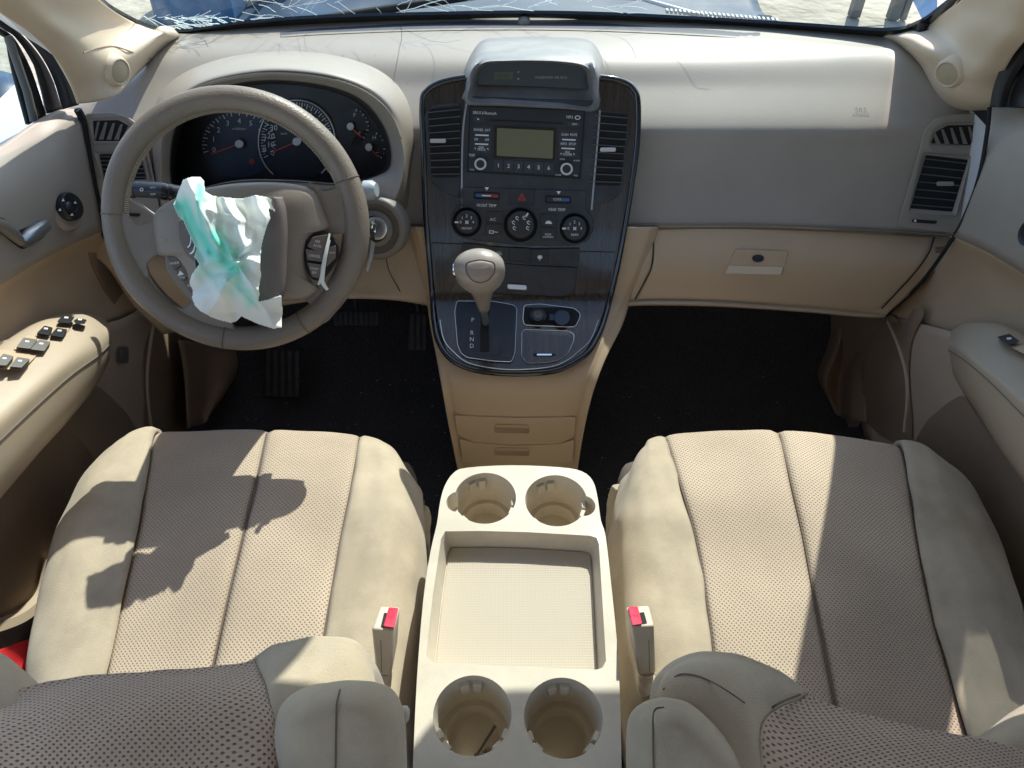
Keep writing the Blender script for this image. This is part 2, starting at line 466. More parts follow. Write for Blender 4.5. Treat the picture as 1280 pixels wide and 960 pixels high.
# instrument hood (closed ring: dash skin -> lip -> recess)
st_out = [(x, y) for x, y in hood_out]
st_lip = [(203, 262), (200, 215), (203, 165), (221, 129), (254, 106), (298, 95), (350, 91), (410, 97.5), (455, 113), (486, 138), (502, 174), (505, 212), (494, 250), (468, 288), (420, 300), (340, 300), (262, 290), (215, 280)]
st_in = [(219, 250), (213, 215), (216, 172), (231, 138), (262, 115), (303, 103.5), (350, 100.5), (408, 107.5), (449, 123), (473, 147), (487, 178), (487, 209), (466, 222), (430, 230), (365, 226), (300, 226), (250, 236), (227, 246)]
y_lip = [1.06, 1.075, 1.09, 1.10, 1.105, 1.105, 1.105, 1.105, 1.105, 1.10, 1.09, 1.07, 1.04, 1.02, 1.01, 1.01, 1.02, 1.04]
g = []
g.append([(x, y, 'z', zf(y)-.008) for x, y in st_out])
g.append([((a[0]*.3+b[0]*.7), (a[1]*.3+b[1]*.7), 'y', l+.022) for a, b, l in zip(st_out, st_lip, y_lip)])
g.append([(x, y, 'y', l+.004) for (x, y), l in zip(st_lip, y_lip)])
g.append([(x*.9+a*.1, y*.9+b*.1, 'y', l-.002) for (x, y), (a, b), l in zip(st_lip, st_in, y_lip)])
g.append([(x, y, 'y', l+.012) for (x, y), l in zip(st_in, y_lip)])
patch('instrument_hood', G(g), M['taupe'], dash, nu=6, nv=6, closed=True, solid=.003)
cx, cy = 360, 178
g = []
g.append([(x, y, 'y', l+.012) for (x, y), l in zip(st_in, y_lip)])
g.append([(cx+(x-cx)*.97, cy+(y-cy)*.965, 'y', 1.15) for (x, y) in st_in])
g.append([(cx+(x-cx)*.93, cy+(y-cy)*.94, 'y', 1.215) for (x, y) in st_in])
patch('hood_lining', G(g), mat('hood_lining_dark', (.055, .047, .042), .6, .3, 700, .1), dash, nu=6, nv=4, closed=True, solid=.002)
seam('hood_seam', [towards(P(x, y, y=l+.004), .001) for (x, y), l in list(zip(st_lip, y_lip))[2:11]], M['blackm'], dash)
# gauges
SG = plane_surf((-.3, 1.20, .60), (0, -.94, .34))
z4 = Z(230, 100, 4.741)
cl = tag(MB().prism([SG(x, y, -.004) for x, y in rnd([(216, 262), (212, 150), (260, 108), (350, 98), (440, 110), (486, 150), (494, 235), (400, 262)], 20)], [SG(x, y, 0) for x, y in rnd([(216, 262), (212, 150), (260, 108), (350, 98), (440, 110), (486, 150), (494, 235), (400, 262)], 20)]).build('instrument_cluster', M['black'], dash))
mg = mat('gauge_face_navy', (.018, .034, .07), .45, var=.2, vscale=30)
def gauge(name, c, r, ry, a0, a1, n, labels, needle_a, face=mg, lab_r=.68, ts=8, ring=False, cap=True):
    o = MB(); plate(o, SG, circ(c[0], c[1], r, 48, ry), .0, .003); d = o.build(name, face, cl)
    mk = MB()
    for i in range(n+1):
        a = R(a0+(a1-a0)*i/n); k = .84 if i % 2 == 0 else .90
        p, q = (c[0]+r*k*math.cos(a), c[1]+ry*k*math.sin(a)), (c[0]+r*.96*math.cos(a), c[1]+ry*.96*math.sin(a))
        line(mk, SG, [p, q], 1.0 if i % 2 == 0 else .6, .003, .0035)
    for i, s in enumerate(labels):
        a = R(a0+(a1-a0)*i/(len(labels)-1)); text(mk, SG, s, c[0]+r*lab_r*math.cos(a), c[1]+ry*lab_r*math.sin(a), ts*1.15, .0036)
    if name == 'tachometer': text(mk, SG, 'x1000rpm', c[0], c[1]-19, 4.2, .0036)
    if name == 'speedometer': text(mk, SG, 'MPH', c[0], c[1]-24, 5, .0036); text(mk, SG, 'km/h', c[0]-16, c[1]-10, 4, .0036)
    mk.build('markings', M['white'], d if False else cl)
    if ring:
        rg = MB(); pts = [SG(c[0]+r*1.02*math.cos(R(t)), c[1]+ry*1.02*math.sin(R(t)), .006) for t in range(128, 412, 6)]
        rg.tube(pts, .0016, 8); rg.build('gauge_ring', M['silver'], cl)
    a = R(needle_a); nd = MB()
    line(nd, SG, [c, (c[0]+r*.78*math.cos(a), c[1]+ry*.78*math.sin(a))], 1.5, .007, .009); nd.build('needle', M['orange'], cl)
    if cap:
        cp = MB(); plate(cp, SG, circ(c[0], c[1], 5.6 if r > 30 else 4.6, 20, 5.2 if r > 30 else 5), .003, .012); cp.build('needle_cap', M['white'], cl, bevel=.001)
gauge('tachometer', (299, 180), 48, 42, 165, 375, 32, ['0', '1', '2', '3', '4', '5', '6', '7', '8'], 158)
gauge('speedometer', (371, 177), 47, 51, 156, 384, 52, ['0', '10', '20', '30', '40', '50', '60', '70', '80', '90', '100', '110', '120', '130'], 158, face=mat('gauge_face_black', (.012, .013, .017), .45, var=.2, vscale=30), lab_r=.70, ts=8.5, ring=True)
gauge('fuel_gauge', (438, 158), 24, 24, -70, 40, 8, ['F', 'E'], 45, face=M['black'], lab_r=.62, ts=6)
gauge('temperature_gauge', (461, 184), 22, 22, -60, 40, 6, ['H', 'C'], 45, face=M['black'], lab_r=.62, ts=6)
o = MB(); plate(o, SG, circ(315, 202, 3.6), .003, .005); o.build('warning_lamp', M['red'], cl)

# ignition barrel
SI = plane_surf(P(470, 284, y=1.0), (-.15, -.9, .42))
o = MB(); o.lathe(SI(471, 285, -.01), (-.15, -.9, .42), [(.050, -.02), (.050, .006), (.046, .010), (.040, .010), (.037, .004), (.030, .002), (.028, .008), (.021, .010), (.019, .004)], 40); o.build('ignition_bezel', M['taupe_d'], dash)
o = MB(); o.lathe(SI(471, 285, 0), (-.15, -.9, .42), [(.019, -.01), (.018, .004), (.014, .006), (.009, .004)], 32); o.build('ignition_lock', M['silver'], dash)

# lower driver panel & passenger panel (beige)
top = [(80, 300), (137, 297), (250, 330), (400, 325), (495, 298), (540, 266)]
rowsl = [[(x, y, 'y', 1.075) for x, y in top],
         [(130, 330, 'y', 1.05), (170, 335, 'y', 1.05), (260, 350, 'y', 1.045), (390, 345, 'y', 1.045), (490, 325, 'y', 1.05), (545, 310, 'y', 1.05)],
         [(165, 380, 'y', 1.03), (200, 380, 'y', 1.03), (270, 375, 'y', 1.03), (390, 362, 'y', 1.02), (480, 358, 'y', 1.02), (548, 352, 'y', 1.02)],
         [(200, 415, 'y', 1.02), (225, 410, 'y', 1.02), (290, 394, 'y', 1.02), (390, 376, 'y', 1.01), (480, 374, 'y', 1.005), (552, 384, 'y', 1.005)],
         [(200, 418, 'y', 1.05), (225, 413, 'y', 1.05), (290, 396, 'y', 1.05), (390, 374, 'y', 1.05), (480, 370, 'y', 1.05), (552, 378, 'y', 1.05)]]
patch('lower_panel', G(rowsl), M['beige'], dash, nu=8, nv=5, solid=.004)
def SPL(px, py, h=0): return towards(P(px, py, y=interp([(270, 1.072), (283, 1.070), (330, 1.045), (360, 1.025), (395, 1.0)], py)), h)
seam('panel_seam', [SPL(482+i*0, 0, 0) if False else SPL(x, y, .012) for x, y in [(482, 320), (487, 340), (500, 364), (506, 374)]], M['blackm'], dash)
rowsp = [[(x, y-3, 'y', 1.085) for x, y in [(770, 284), (815, 282), (900, 281), (1000, 283), (1100, 288), (1192, 294)]],
         [(x, y, 'y', 1.063) for x, y in [(770, 289), (815, 287), (900, 286), (1000, 288), (1100, 293), (1189, 299)]],
         [(x, y, 'y', 1.022) for x, y in [(765, 330), (812, 330), (900, 330), (1000, 332), (1095, 335), (1170, 336)]],
         [(x, y, 'y', 1.005) for x, y in [(752, 378), (800, 374), (895, 375), (1000, 381), (1085, 388), (1115, 387)]],
         [(x, y, 'y', 1.0) for x, y in [(748, 386), (798, 379), (893, 380), (1000, 387), (1080, 394), (1105, 396)]],
         [(x, y, 'y', 1.06) for x, y in [(748, 382), (798, 376), (893, 376), (1000, 382), (1080, 389), (1100, 392)]]]
gb = patch('lower_panel', G(rowsp), M['beige'], dash, nu=8, nv=6, solid=.004)
gv = thing('x', 'x', 'x'); bpy.data.objects.remove(gv)
glove = patch('glove_box', [[(towards(p, .0025)) for p in r] for r in G([
    [(819, 286.5, 'y', 1.063), (900, 285.5, 'y', 1.063), (1000, 287.5, 'y', 1.063), (1100, 292.5, 'y', 1.063), (1167, 296, 'y', 1.063)],
    [(816, 330, 'y', 1.022), (900, 330, 'y', 1.022), (1000, 332, 'y', 1.022), (1095, 335, 'y', 1.022), (1148, 335, 'y', 1.022)],
    [(796, 376, 'y', 1.005), (895, 375, 'y', 1.005), (1000, 381, 'y', 1.005), (1068, 386, 'y', 1.005), (1100, 385.5, 'y', 1.005)]])], M['beige'], dash, nu=8, nv=8, solid=.008, bevel=.0015)
SGB0 = lambda px, py, h=0: towards(P(px, py, y=interp([(283, 1.066), (290, 1.061), (308, 1.040), (330, 1.022), (352, 1.0115), (378, 1.004)], py)), h+.003)
gsf = surf_on(glove); SGB = lambda px, py, h=0: gsf(px, py, h+.0005)
SGP = fit_plane(SGB, [(912, 318), (980, 318), (945, 340)], .001)
o = MB(); plate(o, SGP, rnd([(919, 312), (986, 314), (977, 344), (905, 342)], 3), -.001, .002); gh = o.build('glove_box_handle', M['beige'], glove, bevel=.0008)
o = MB(); plate(o, SGP, rnd([(911, 332), (979, 334), (976, 344), (906, 342)], 2), .001, .0045); o.build('pull_lip', M['pillar'], gh, bevel=.001)
o = MB(); plate(o, SGP, circ(947.5, 323, 7.5, 28, 4.8), .001, .004); o.build('lock', M['black'], glove, bevel=.0008)
# gap lines
SGB = SGB0
for pts in ([(817.5, 285), (815, 330), (806, 352), (794, 374)], [(1168, 296), (1160, 318), (1140, 345), (1102, 386)]):
    seam('panel_gap', [SGB(x, y, -.001) for x, y in pts], M['blackm'], dash, r=.0012)
seam('panel_gap', [SGB(x, y, .006) for x, y in [(786, 283.5), (815, 281.5), (900, 280.8), (1000, 282.5), (1100, 288), (1190, 294)]], M['taupe_d'], dash, r=.0016)

# end vents
def slats(S, name, n, L0, L1, R0, R1, h0, h1, th, m, parent, tilt=.3):
    for i in range(n):
        t = (i+.5)/n
        a = (L0[0]+(L1[0]-L0[0])*t, L0[1]+(L1[1]-L0[1])*t); b = (R0[0]+(R1[0]-R0[0])*t, R0[1]+(R1[1]-R0[1])*t)
        o = MB(); q = [(a[0], a[1]-th/2), (b[0], b[1]-th/2), (b[0], b[1]+th/2), (a[0], a[1]+th/2)]
        o.hexa([S(x, y, h0) for x, y in q], [S(x, y+(tilt if k < 2 else 0), h1) for k, (x, y) in enumerate(q)])
        o.build(name, m, parent, smooth=False)
def frame(mb, S, outer, inner, h0, h1, hi=None):
    n = len(outer); hi = h1 if hi is None else hi
    v = [S(x, y, h0) for x, y in outer]+[S(x, y, h1) for x, y in outer]+[S(x, y, hi) for x, y in inner]+[S(x, y, h0) for x, y in inner]
    f = []
    for k in range(3):
        for i in range(n): j = (i+1) % n; f.append((k*n+i, k*n+j, (k+1)*n+j, (k+1)*n+i))
    mb.add(v, f); return mb
z9 = Z(1120, 130, 5.331)
def end_vent(panel, fan_o, fan_i, box_o, box_i, n, tabc, side, wheelc, fitp, par):
    SV = fit_plane(SD, fitp, .003)
    o = MB(); plate(o, SV, rnd(panel, 6), -.03, .003); vp = o.build('vent_panel', M['taupe'], par, bevel=.0012)
    fb = rnd(fan_i, 2.5); o = MB(); plate(o, SV, fb, .002, .0036); v1 = o.build('defogger_vent', M['blackm'], par)
    o = MB(); frame(o, SV, rnd(fan_o, 2.5), fb, .002, .0075, .004); o.build('vent_frame', M['taupe'], v1)
    fx0, fx1 = min(p[0] for p in fan_i), max(p[0] for p in fan_i); fy0, fy1 = min(p[1] for p in fan_i), max(p[1] for p in fan_i)
    sg = -1 if side == 'L' else 1
    for k in range(5):
        t = (k+.5)/5; xt = fx0+(fx1-fx0)*t-sg*2; o = MB()
        yt = fy0+2+(7*(1-t)**2 if side == 'R' else 7*t**2)
        q = [(xt-sg*2, yt), (xt+sg*1.2, yt), (xt+sg*9, fy1-1.5), (xt+sg*3, fy1-1.5)]
        q = [(min(max(a, fx0+1), fx1-1), b) for a, b in q]
        o.hexa([SV(x, y, .0036) for x, y in q], [SV(x, y, .006) for x, y in q]); o.build('vent_slat', M['taupe_d'], v1, smooth=False)
    bi = rnd(box_i, 2); o = MB(); plate(o, SV, bi, .002, .0036); v2 = o.build('air_vent', M['blackm'], par)
    o = MB(); frame(o, SV, rnd(box_o, 2), bi, .002, .009, .004); o.build('vent_frame', M['taupe'], v2)
    slats(SV, 'vent_slat', n, box_i[0], box_i[3], box_i[1], box_i[2], .0036, .0065, 1.5, M['slat'], v2)
    o = MB(); plate(o, SV, rnd(rect(tabc[0]-11, tabc[1]-2.6, tabc[0]+11, tabc[1]+3), 2.5), .005, .011); o.build('vent_tab', M['taupe'], v2, bevel=.0008)
    o = MB(); plate(o, SV, rnd([(wheelc[0]-16, wheelc[1]-3), (wheelc[0]+16, wheelc[1]-1), (wheelc[0]+14, wheelc[1]+3), (wheelc[0]-16, wheelc[1]+1)], 2), .002, .005); w = o.build('vent_shutter_wheel', M['black'], v2)
    o = MB(); plate(o, SV, circ(wheelc[0]-12, wheelc[1]-1, 1.6), .005, .006); o.build('marking', M['white'], w)
end_vent([(1121, 283), (1134, 240), (1148, 192), (1154, 164), (1168, 148), (1190, 143), (1237, 141), (1234, 182), (1221, 232), (1193, 292)], z9([(215, 280), (240, 180), (330, 132), (550, 125), (552, 262), (525, 290)]), z9([(232, 262), (265, 185), (345, 142), (525, 140), (530, 185), (515, 275)]),
         z9([(175, 325), (505, 350), (400, 745), (80, 725)]), z9([(200, 340), (480, 372), (375, 718), (95, 695)]), 7, (1120+328/5.331, 130+530/5.331), 'R', (1156, 277), [(1150, 160), (1225, 165), (1160, 285)], dash)
end_vent([(105, 142), (140, 140), (162, 147), (178, 160), (186, 190), (194, 228), (204, 285), (137, 290), (122, 230), (108, 175)], [(110, 148), (150, 146), (166, 155), (168, 178), (117, 179)], [(116, 151), (148, 150), (162, 158), (164, 176), (118, 176)],
         [(117, 190), (180, 190), (188, 226), (130, 228)], [(124, 193), (176, 193), (183, 224), (131, 225)], 6, (160, 211), 'L', (160, 268), [(110, 160), (175, 165), (150, 280)], dash)
o = MB(); text(o, SD, 'SRS', 1076, 138, 9, .0006, 0, 1.1); text(o, SD, 'AIRBAG', 1076, 144, 6, .0006)
o.build('airbag_marking', M['taupe_d'], dash)
# thin dark lines standing in for windshield crack shadows on the dash
hs = MB()
for (x, y, L_, a) in [(285, 60, 42, 110), (240, 75, 60, 118), (268, 66, 30, 105), (470, 60, 50, 95), (495, 52, 60, 100), (505, 70, 40, 84), (440, 55, 22, 120)]:
    pts = []; aa = a
    for k in range(10):
        pts.append(SD(x, y, .0008)); x += math.cos(R(aa))*L_/10; y += math.sin(R(aa))*L_/10; aa += random.uniform(-9, 9)
    hs.tube(pts, .0002, 5)
tag(hs.build('crack_shadow_lines', M['dark_strand'], None), 'thin dark lines drawn as crack shadows on the left part of the dash top', 'dark_strand', kind='stuff')

# ------------------------------------------------------------------ centre stack
SU_ = plane_surf((0, 1.115, .6906), (0, -.906, .423))
SL_ = plane_surf((0, .983, .408), (0, -.29, .957))
def S(px, py, h=0):
    a, b = SU_(px, py, h), SL_(px, py, h)
    return a if (a-CAM).length < (b-CAM).length else b
def ytf(py):
    return S(665, py).y if py < 467 else interp([(467, S(665, 467).y), (490, .838), (520, .828), (580, .812), (650, .80)], py)
stack = thing('center_stack', 'dark control stack with radio and climate dials in the middle of the dashboard', 'console panel', tuple(P(655, 300, y=1.02)))
# beige body below and beside it
body = [(284, 508, 824), (304, 515, 818), (340, 524, 806), (372, 532, 790), (400, 538, 777), (440, 546, 757), (480, 553, 742), (520, 560, 732), (560, 568, 725), (590, 574, 721), (640, 582, 716)]
g = []
for py, xl, xr in body:
    h = -.012; yy = ytf(py)
    dl = .05 if py < 400 else .07
    g.append([P(xl+2, py-2, y=yy+dl+.03), P(xl, py, y=yy+.03), P(xl+7, py, y=yy+.012), P(xl+24, py, y=yy+.006), P((xl*2+xr)/3, py, y=yy+.006), P((xl+xr*2)/3, py, y=yy+.006), P(xr-24, py, y=yy+.006), P(xr-7, py, y=yy+.012), P(xr, py, y=yy+.03), P(xr-2, py-2, y=yy+dl+.03)])
    if py > 380:
        y0, y1 = g[-1][0], g[-1][-1]; g[-1][0] = P(xl, py, y=yy+.03)+Vector((.005, .25, -.02)); g[-1][-1] = P(xr, py, y=yy+.03)+Vector((-.005, .25, -.02))
patch('console_body', g, M['beige'], stack, nu=5, nv=5, solid=.004)
edge_l = [(97, 582), (100, 564), (105, 547), (114, 534), (130, 528), (200, 530), (260, 532), (300, 535), (350, 539), (400, 543), (425, 548), (445, 560), (458, 580), (465, 610)]
edge_r = [(97, 750), (99, 766), (103, 780), (111, 791), (128, 797), (180, 796), (240, 788), (300, 778), (350, 768), (400, 755), (425, 745), (442, 733), (456, 712), (464, 690)]
out = [(580, 97)]+[(x, y) for y, x in edge_l]+[(650, 467)]+[(x, y) for y, x in reversed(edge_r)]+[(750, 99)]
# surround built as a lofted sheet with a rolled edge
g = []
rowsy = [96, 99, 103, 108, 118, 130, 160, 200, 240, 280, 310, 330, 350, 370, 390, 410, 430, 445, 456, 463, 467]
def lx(py): return interp([(96, 584), (99, 568), (103, 554), (108, 540), (118, 531), (130, 528), (200, 529), (260, 532), (300, 535), (350, 539), (400, 544), (425, 549), (445, 560), (456, 576), (463, 600), (467, 625)], py)
def rx(py): return interp([(96, 750), (99, 764), (103, 777), (108, 787), (118, 794), (130, 797), (180, 796), (240, 788), (300, 778), (350, 768), (400, 755), (425, 745), (445, 729), (456, 712), (463, 692), (467, 672)], py)
for py in rowsy:
    l, r = lx(py), rx(py); n = 8
    row = [S(l-1, py, -.035), S(l, py, -.004), S(l+3, py, .004)]
    row += [S(l+6+(r-l-12)*k/n, py, .004) for k in range(n+1)]
    row += [S(r-3, py, .004), S(r, py, -.004), S(r+1, py, -.035)]
    g.append(row)
def rim_post(u, v, p, n): return Vector((0, 0, 0))
lipcut = smooth2([(589, 131), (590, 103), (600, 84), (622, 77), (665, 76), (710, 78), (735, 88), (740, 104), (736, 134)], 3)
patch('surround_panel', g, M['wood'], stack, nu=6, nv=5, cut=lambda x, y: inpoly(x, y, lipcut))
# black edge band
eb = [(x, y) for y, x in edge_l]+[(650, 467)]+[(x, y) for y, x in reversed(edge_r)]
band = MB(); band.tube([S(x, y, .002) for x, y in smooth2(eb, 6, False)], .0052, 10, flat=1.0); band.build('edge_band', M['gloss'], stack)
br = MB(); ins = smooth2([(x+(7 if x < 650 else -7)*(1 if y < 450 else .6), y-(0 if y < 430 else 5)) for x, y in eb], 6, False)
br.tube([S(x, y, .0055) for x, y in ins if y > 395], .0009, 6); br.build('bright_trim_line', M['silver'], stack)
# clock housing
oz = [(583, 133), (582, 108), (589, 84), (604, 66), (630, 63), (665, 62), (705, 63), (735, 67), (746, 84), (749, 112), (749, 141), (700, 140), (665, 138), (620, 135)]
lp = [(587, 127), (587, 108), (594, 88), (606, 77), (632, 75), (665, 74.5), (703, 76), (731, 81), (740, 94), (742, 112), (740, 136), (700, 133.5), (665, 131.5), (620, 129)]
inn = [(599, 105.5), (598.5, 98), (601, 87), (608, 80.5), (632, 78.5), (665, 78), (703, 79.5), (727, 84.5), (733, 93), (733.5, 102), (732, 111), (700, 109.5), (665, 108), (625, 106.5)]
bk = [(576, 135), (576, 105), (585, 74), (602, 50), (630, 46), (665, 45), (705, 46), (738, 50), (753, 72), (757, 105), (756, 142), (700, 144), (665, 142), (620, 139)]
g = [[(x, y, 'z', zf(y)-.004) if y < 120 else (x, y, 'y', 1.118) for x, y in bk],
     [(x, y, 'y', 1.165 if y < 80 else (1.12 if y < 120 else 1.112)) for x, y in oz],
     [(x, y, 'y', 1.118 if y < 100 else 1.098) for x, y in lp],
     [(x*.92+a*.08, y*.92+b*.08, 'y', 1.122 if y < 100 else 1.102) for (x, y), (a, b) in zip(lp, inn)],
     [(x, y, 'y', 1.15) for x, y in inn]]
ch = patch('clock_housing', G(g), mat('clock_housing_grey', (.27, .262, .26), .42, .3, 800, .2, 20), stack, nu=6, nv=6, closed=True)
SC = plane_surf(P(665, 93, y=1.15), (0, -.95, .3))
o = MB(); plate(o, SC, [(x, y) for x, y in smooth2(inn, 4)], -.002, .0); cd = o.build('clock_display', mat('display_black', (.006, .006, .008), .3), stack)
o = MB(); plate(o, SC, rect(618, 90, 641, 99), 0, .0008); o.build('time_readout', M['lcdg'], cd)
o = MB(); text(o, SC, '12:00', 629, 94.5, 7, .001); o.build('digits', mat('dim_green', (.015, .03, .008), .5), cd)
o = MB(); text(o, SC, 'PASSENGER AIR BAG', 689, 97, 4.3, .001); o.build('lettering', M['grey'], cd)
o = MB(); plate(o, SC, circ(648, 90, 1.2), 0, .002); plate(o, SC, circ(648, 98.5, 1.2), 0, .002); o.build('set_buttons', M['grey'], cd)
# dark centre panel around radio and climate
def cpl(pts, h0, h1, name, m, par=stack, **k):
    o = MB(); plate(o, S, pts, h0, h1); return o.build(name, m, par, **k)
cpl(rnd([(580, 120), (752, 126), (747, 190), (741, 262), (578, 262), (576, 190)], 2), .003, .0085, 'center_panel', M['dust'], bevel=.001)
for pts in ([(583, 130), (579, 160), (577.5, 200), (577, 262)], [(750, 138), (747.5, 170), (744, 210), (739.5, 262)]):
    o = MB(); line(o, S, smooth2(pts, 6, False), 2.2, .006, .0105); o.build('side_rail', mat('rail_grey_silver', (.32, .33, .36), .35, metal=.3), stack)
# vents of the stack
def cvent(outer, inner, tabc, low):
    o = MB(); plate(o, S, rnd(outer, 8), .003, .0065); v = o.build('air_vent', M['dust'], stack, bevel=.0008)
    o = MB(); plate(o, S, rnd(inner, 5), .006, .0075); o.build('vent_cavity', M['blackm'], v)
    slats(S, 'vent_slat', 10, inner[0], inner[3], inner[1], inner[2], .0075, .0115, 1.3, M['slat'], v)
    o = MB(); plate(o, S, rnd(rect(tabc[0]-10, tabc[1]-2.6, tabc[0]+10, tabc[1]+2.8), 2.2), .009, .014); o.build('vent_tab', M['silver'], v, bevel=.0008)
z2b = Z(500, 40, 4)
cvent(z2b([(120, 410), (160, 365), (305, 350), (300, 835), (215, 800), (150, 745)]), z2b([(140, 385), (302, 368), (298, 728), (158, 728)]), (547.5, 176), 0)
cvent(z2b([(972, 390), (1115, 405), (1150, 440), (1110, 800), (1050, 850), (935, 868)]), z2b([(975, 398), (1142, 412), (1104, 770), (945, 765)]), (760, 187), 0)
# radio
z1 = Z(580, 70, 6)
radio = cpl(rnd(z1([(47, 375), (905, 410), (868, 915), (28, 865)]), 1.5), .008, .0105, 'radio', M['black'], bevel=.0008)
H = .0105
def rp(zp, h0, h1, name, m, r=1, **k): return cpl(rnd(z1(zp), r), h0, h1, name, m, radio, **k)
rl = MB(); frame(rl, S, rnd(z1([(42, 368), (910, 404), (874, 922), (22, 870)]), 1.5), rnd(z1([(50, 380), (900, 415), (865, 908), (33, 860)]), 1.5), .0085, .0112); rl.build('radio_bezel', M['blackm'], radio)
rp([(225, 520), (690, 540), (682, 785), (222, 765)], H, H+.001, 'screen_bezel', M['gloss'])
rp([(248, 540), (672, 560), (665, 770), (245, 748)], H+.001, H+.0016, 'radio_display', M['lcd'])
rp([(195, 473), (745, 500), (745, 513), (195, 486)], H, H+.0006, 'disc_slot', M['blackm'])
rp([(70, 450), (160, 455), (158, 498), (68, 494)], H, H+.0012, 'eject_button', M['dust'], bevel=.0003)
rp([(782, 490), (875, 494), (873, 530), (780, 526)], H, H+.0012, 'disc_button', M['dust'], bevel=.0003)
rp([(70, 522), (208, 528), (200, 728), (66, 722)], H, H+.001, 'left_key_bank', M['dust'], bevel=.0003)
rp([(712, 548), (858, 556), (850, 762), (706, 756)], H, H+.001, 'right_key_bank', M['dust'], bevel=.0003)
for i in range(6):
    x0 = 222+i*75.5; y0 = 778+i*3.6
    rp([(x0+2, y0), (x0+72, y0+3.4), (x0+70, y0+88), (x0, y0+84)], H, H+.0016, 'preset_button', M['dust'], bevel=.0003)
def knob(name, c, r, hh, m, par, ringm=None, h0=H):
    o = MB(); plate(o, S, circ(c[0], c[1], r, 32, r*1.02), h0, h0+hh); k = o.build(name, m, par, bevel=.0012)
    if ringm:
        o = MB(); frame(o, S, circ(c[0], c[1], r*1.0, 32), circ(c[0], c[1], r*.68, 32), h0+hh-.001, h0+hh+.0018); o.build('bright_ring', ringm, k)
    return k
knob('volume_knob', (600.5, 205), 7.6, .010, M['black'], radio, M['silver'])
knob('tuning_knob', (708.3, 211.2), 7.8, .010, M['black'], radio, M['silver'])
lt = MB(); T = lambda s, x, y, sz, h=H+.0019, a=2.2, sx=1: text(lt, S, s, 580+x/6, 70+y/6, sz, h, a, sx)
T('SIRIUS & Bluetooth', 155, 428, 5.2, sx=.72); T('MP3', 793, 460, 5.2, sx=.9); T('DISC', 832, 512, 3); T('POWER', 108, 555, 4.5, sx=.75); T('CAT', 176, 557, 4.5, sx=.8)
T('FM', 92, 627, 4.5, sx=.8); T('AM', 172, 629, 4.5, sx=.8); T('SEEK', 130, 686, 4.2, sx=.8); T('TRACK', 130, 703, 4.2, sx=.8); T('v', 84, 692, 5); T('^', 178, 703, 6)
T('SCAN', 757, 590, 4.3, sx=.8); T('MUTE', 822, 592, 4.3, sx=.8); T('INFO', 748, 659, 4.3, sx=.8); T('SETUP', 812, 661, 4.3, sx=.75)
T('FILE', 776, 722, 4.2, sx=.8); T('FOLDER', 776, 739, 4.2, sx=.75); T('v', 728, 732, 5); T('^', 824, 742, 6)
T('POWER', 60, 740, 2.8, sx=.8); T('PUSH', 60, 750, 2.6); T('VOL', 60, 853, 3); T('ENTER', 738, 775, 2.6, sx=.8); T('AUDIO', 845, 785, 2.6); T('TUNE', 706, 893, 3); T('FILE', 838, 897, 2.8)
for i in range(6): T(str(i+1), 258+i*75.5, 822+i*3.8, 7, H+.0022)
for (x, y) in [(135, 594), (132, 661)]: line(lt, S, [(580+(x-48)/6, 70+(y-2)/6), (580+(x+48)/6, 70+(y+2)/6)], 1.7, H+.001, H+.0025)
for (x, y) in [(786, 628), (781, 694)]: line(lt, S, [(580+(x-48)/6, 70+(y-2)/6), (580+(x+48)/6, 70+(y+2)/6)], 1.7, H+.001, H+.0025)
plate(lt, S, z1([(97, 478), (116, 478), (106, 464)]), H+.0012, H+.0018)
frame(lt, S, circ(580+852/6, 70+462/6, 3.6, 20, 2.6), circ(580+852/6, 70+462/6, 2.6, 20, 1.7), H, H+.001)
lt.build('lettering', M['white'], radio, smooth=False)
# climate panel
z2 = Z(550, 225, 6.4)
clim = cpl(rnd(z2([(165, 55), (1172, 85), (1165, 225), (1225, 310), (1228, 400), (1180, 490), (1080, 525), (640, 525), (200, 470), (120, 430), (88, 350), (92, 270), (155, 205)]), 4), .004, .0105, 'climate_panel', M['dust'], bevel=.001)
def cp(pts, h0, h1, name, m, par=None, r=1, **k): return cpl(rnd(z2(pts), r), h0, h1, name, m, par or clim, **k)
for nm, pts in (('temperature_slider', [(272, 92), (478, 100), (476, 160), (268, 150)]), ('temperature_slider', [(842, 122), (1050, 130), (1048, 194), (838, 184)])):
    k = cp(pts, H, H+.0006, nm, M['blackm'], r=3)
    xs = [p[0] for p in pts]; y0 = pts[0][1]
    o = MB(); w_ = [(pts[0][0]+10, y0+8), (pts[1][0]-10, y0+14), (pts[2][0]-12, pts[2][1]-12), (pts[3][0]+12, pts[3][1]-10)]
    plate(o, S, rnd(z2(w_), 2), H, H+.0025); o.build('thumb_wheel', M['black'], k, bevel=.0006)
    o = MB(); x0 = pts[0][0]
    line(o, S, z2([(x0+18, y0+30), (x0+62, y0+32)] if x0 < 500 else [(x0+140, y0+36), (x0+190, y0+38)]), 3.2, H+.0025, H+.0029); o.build('blue_mark', M['blue'], k)
    if x0 < 500: o = MB(); line(o, S, z2([(x0+135, y0+34), (x0+190, y0+38)]), 3.2, H+.0025, H+.0029); o.build('red_mark', M['red'], k)
    o = MB()
    if x0 < 500: line(o, S, z2([(x0+65, y0+32), (x0+132, y0+34)]), 1.6, H+.0025, H+.003)
    else: text(o, S, 'COOL', *z2([(x0+98, y0+34)])[0], 4, H+.003)
    o.build('pointer_mark', M['white'], k)
hz = cp([(558, 72), (757, 80), (755, 198), (552, 190)], H, H+.0018, 'hazard_button', M['black'], bevel=.0004)
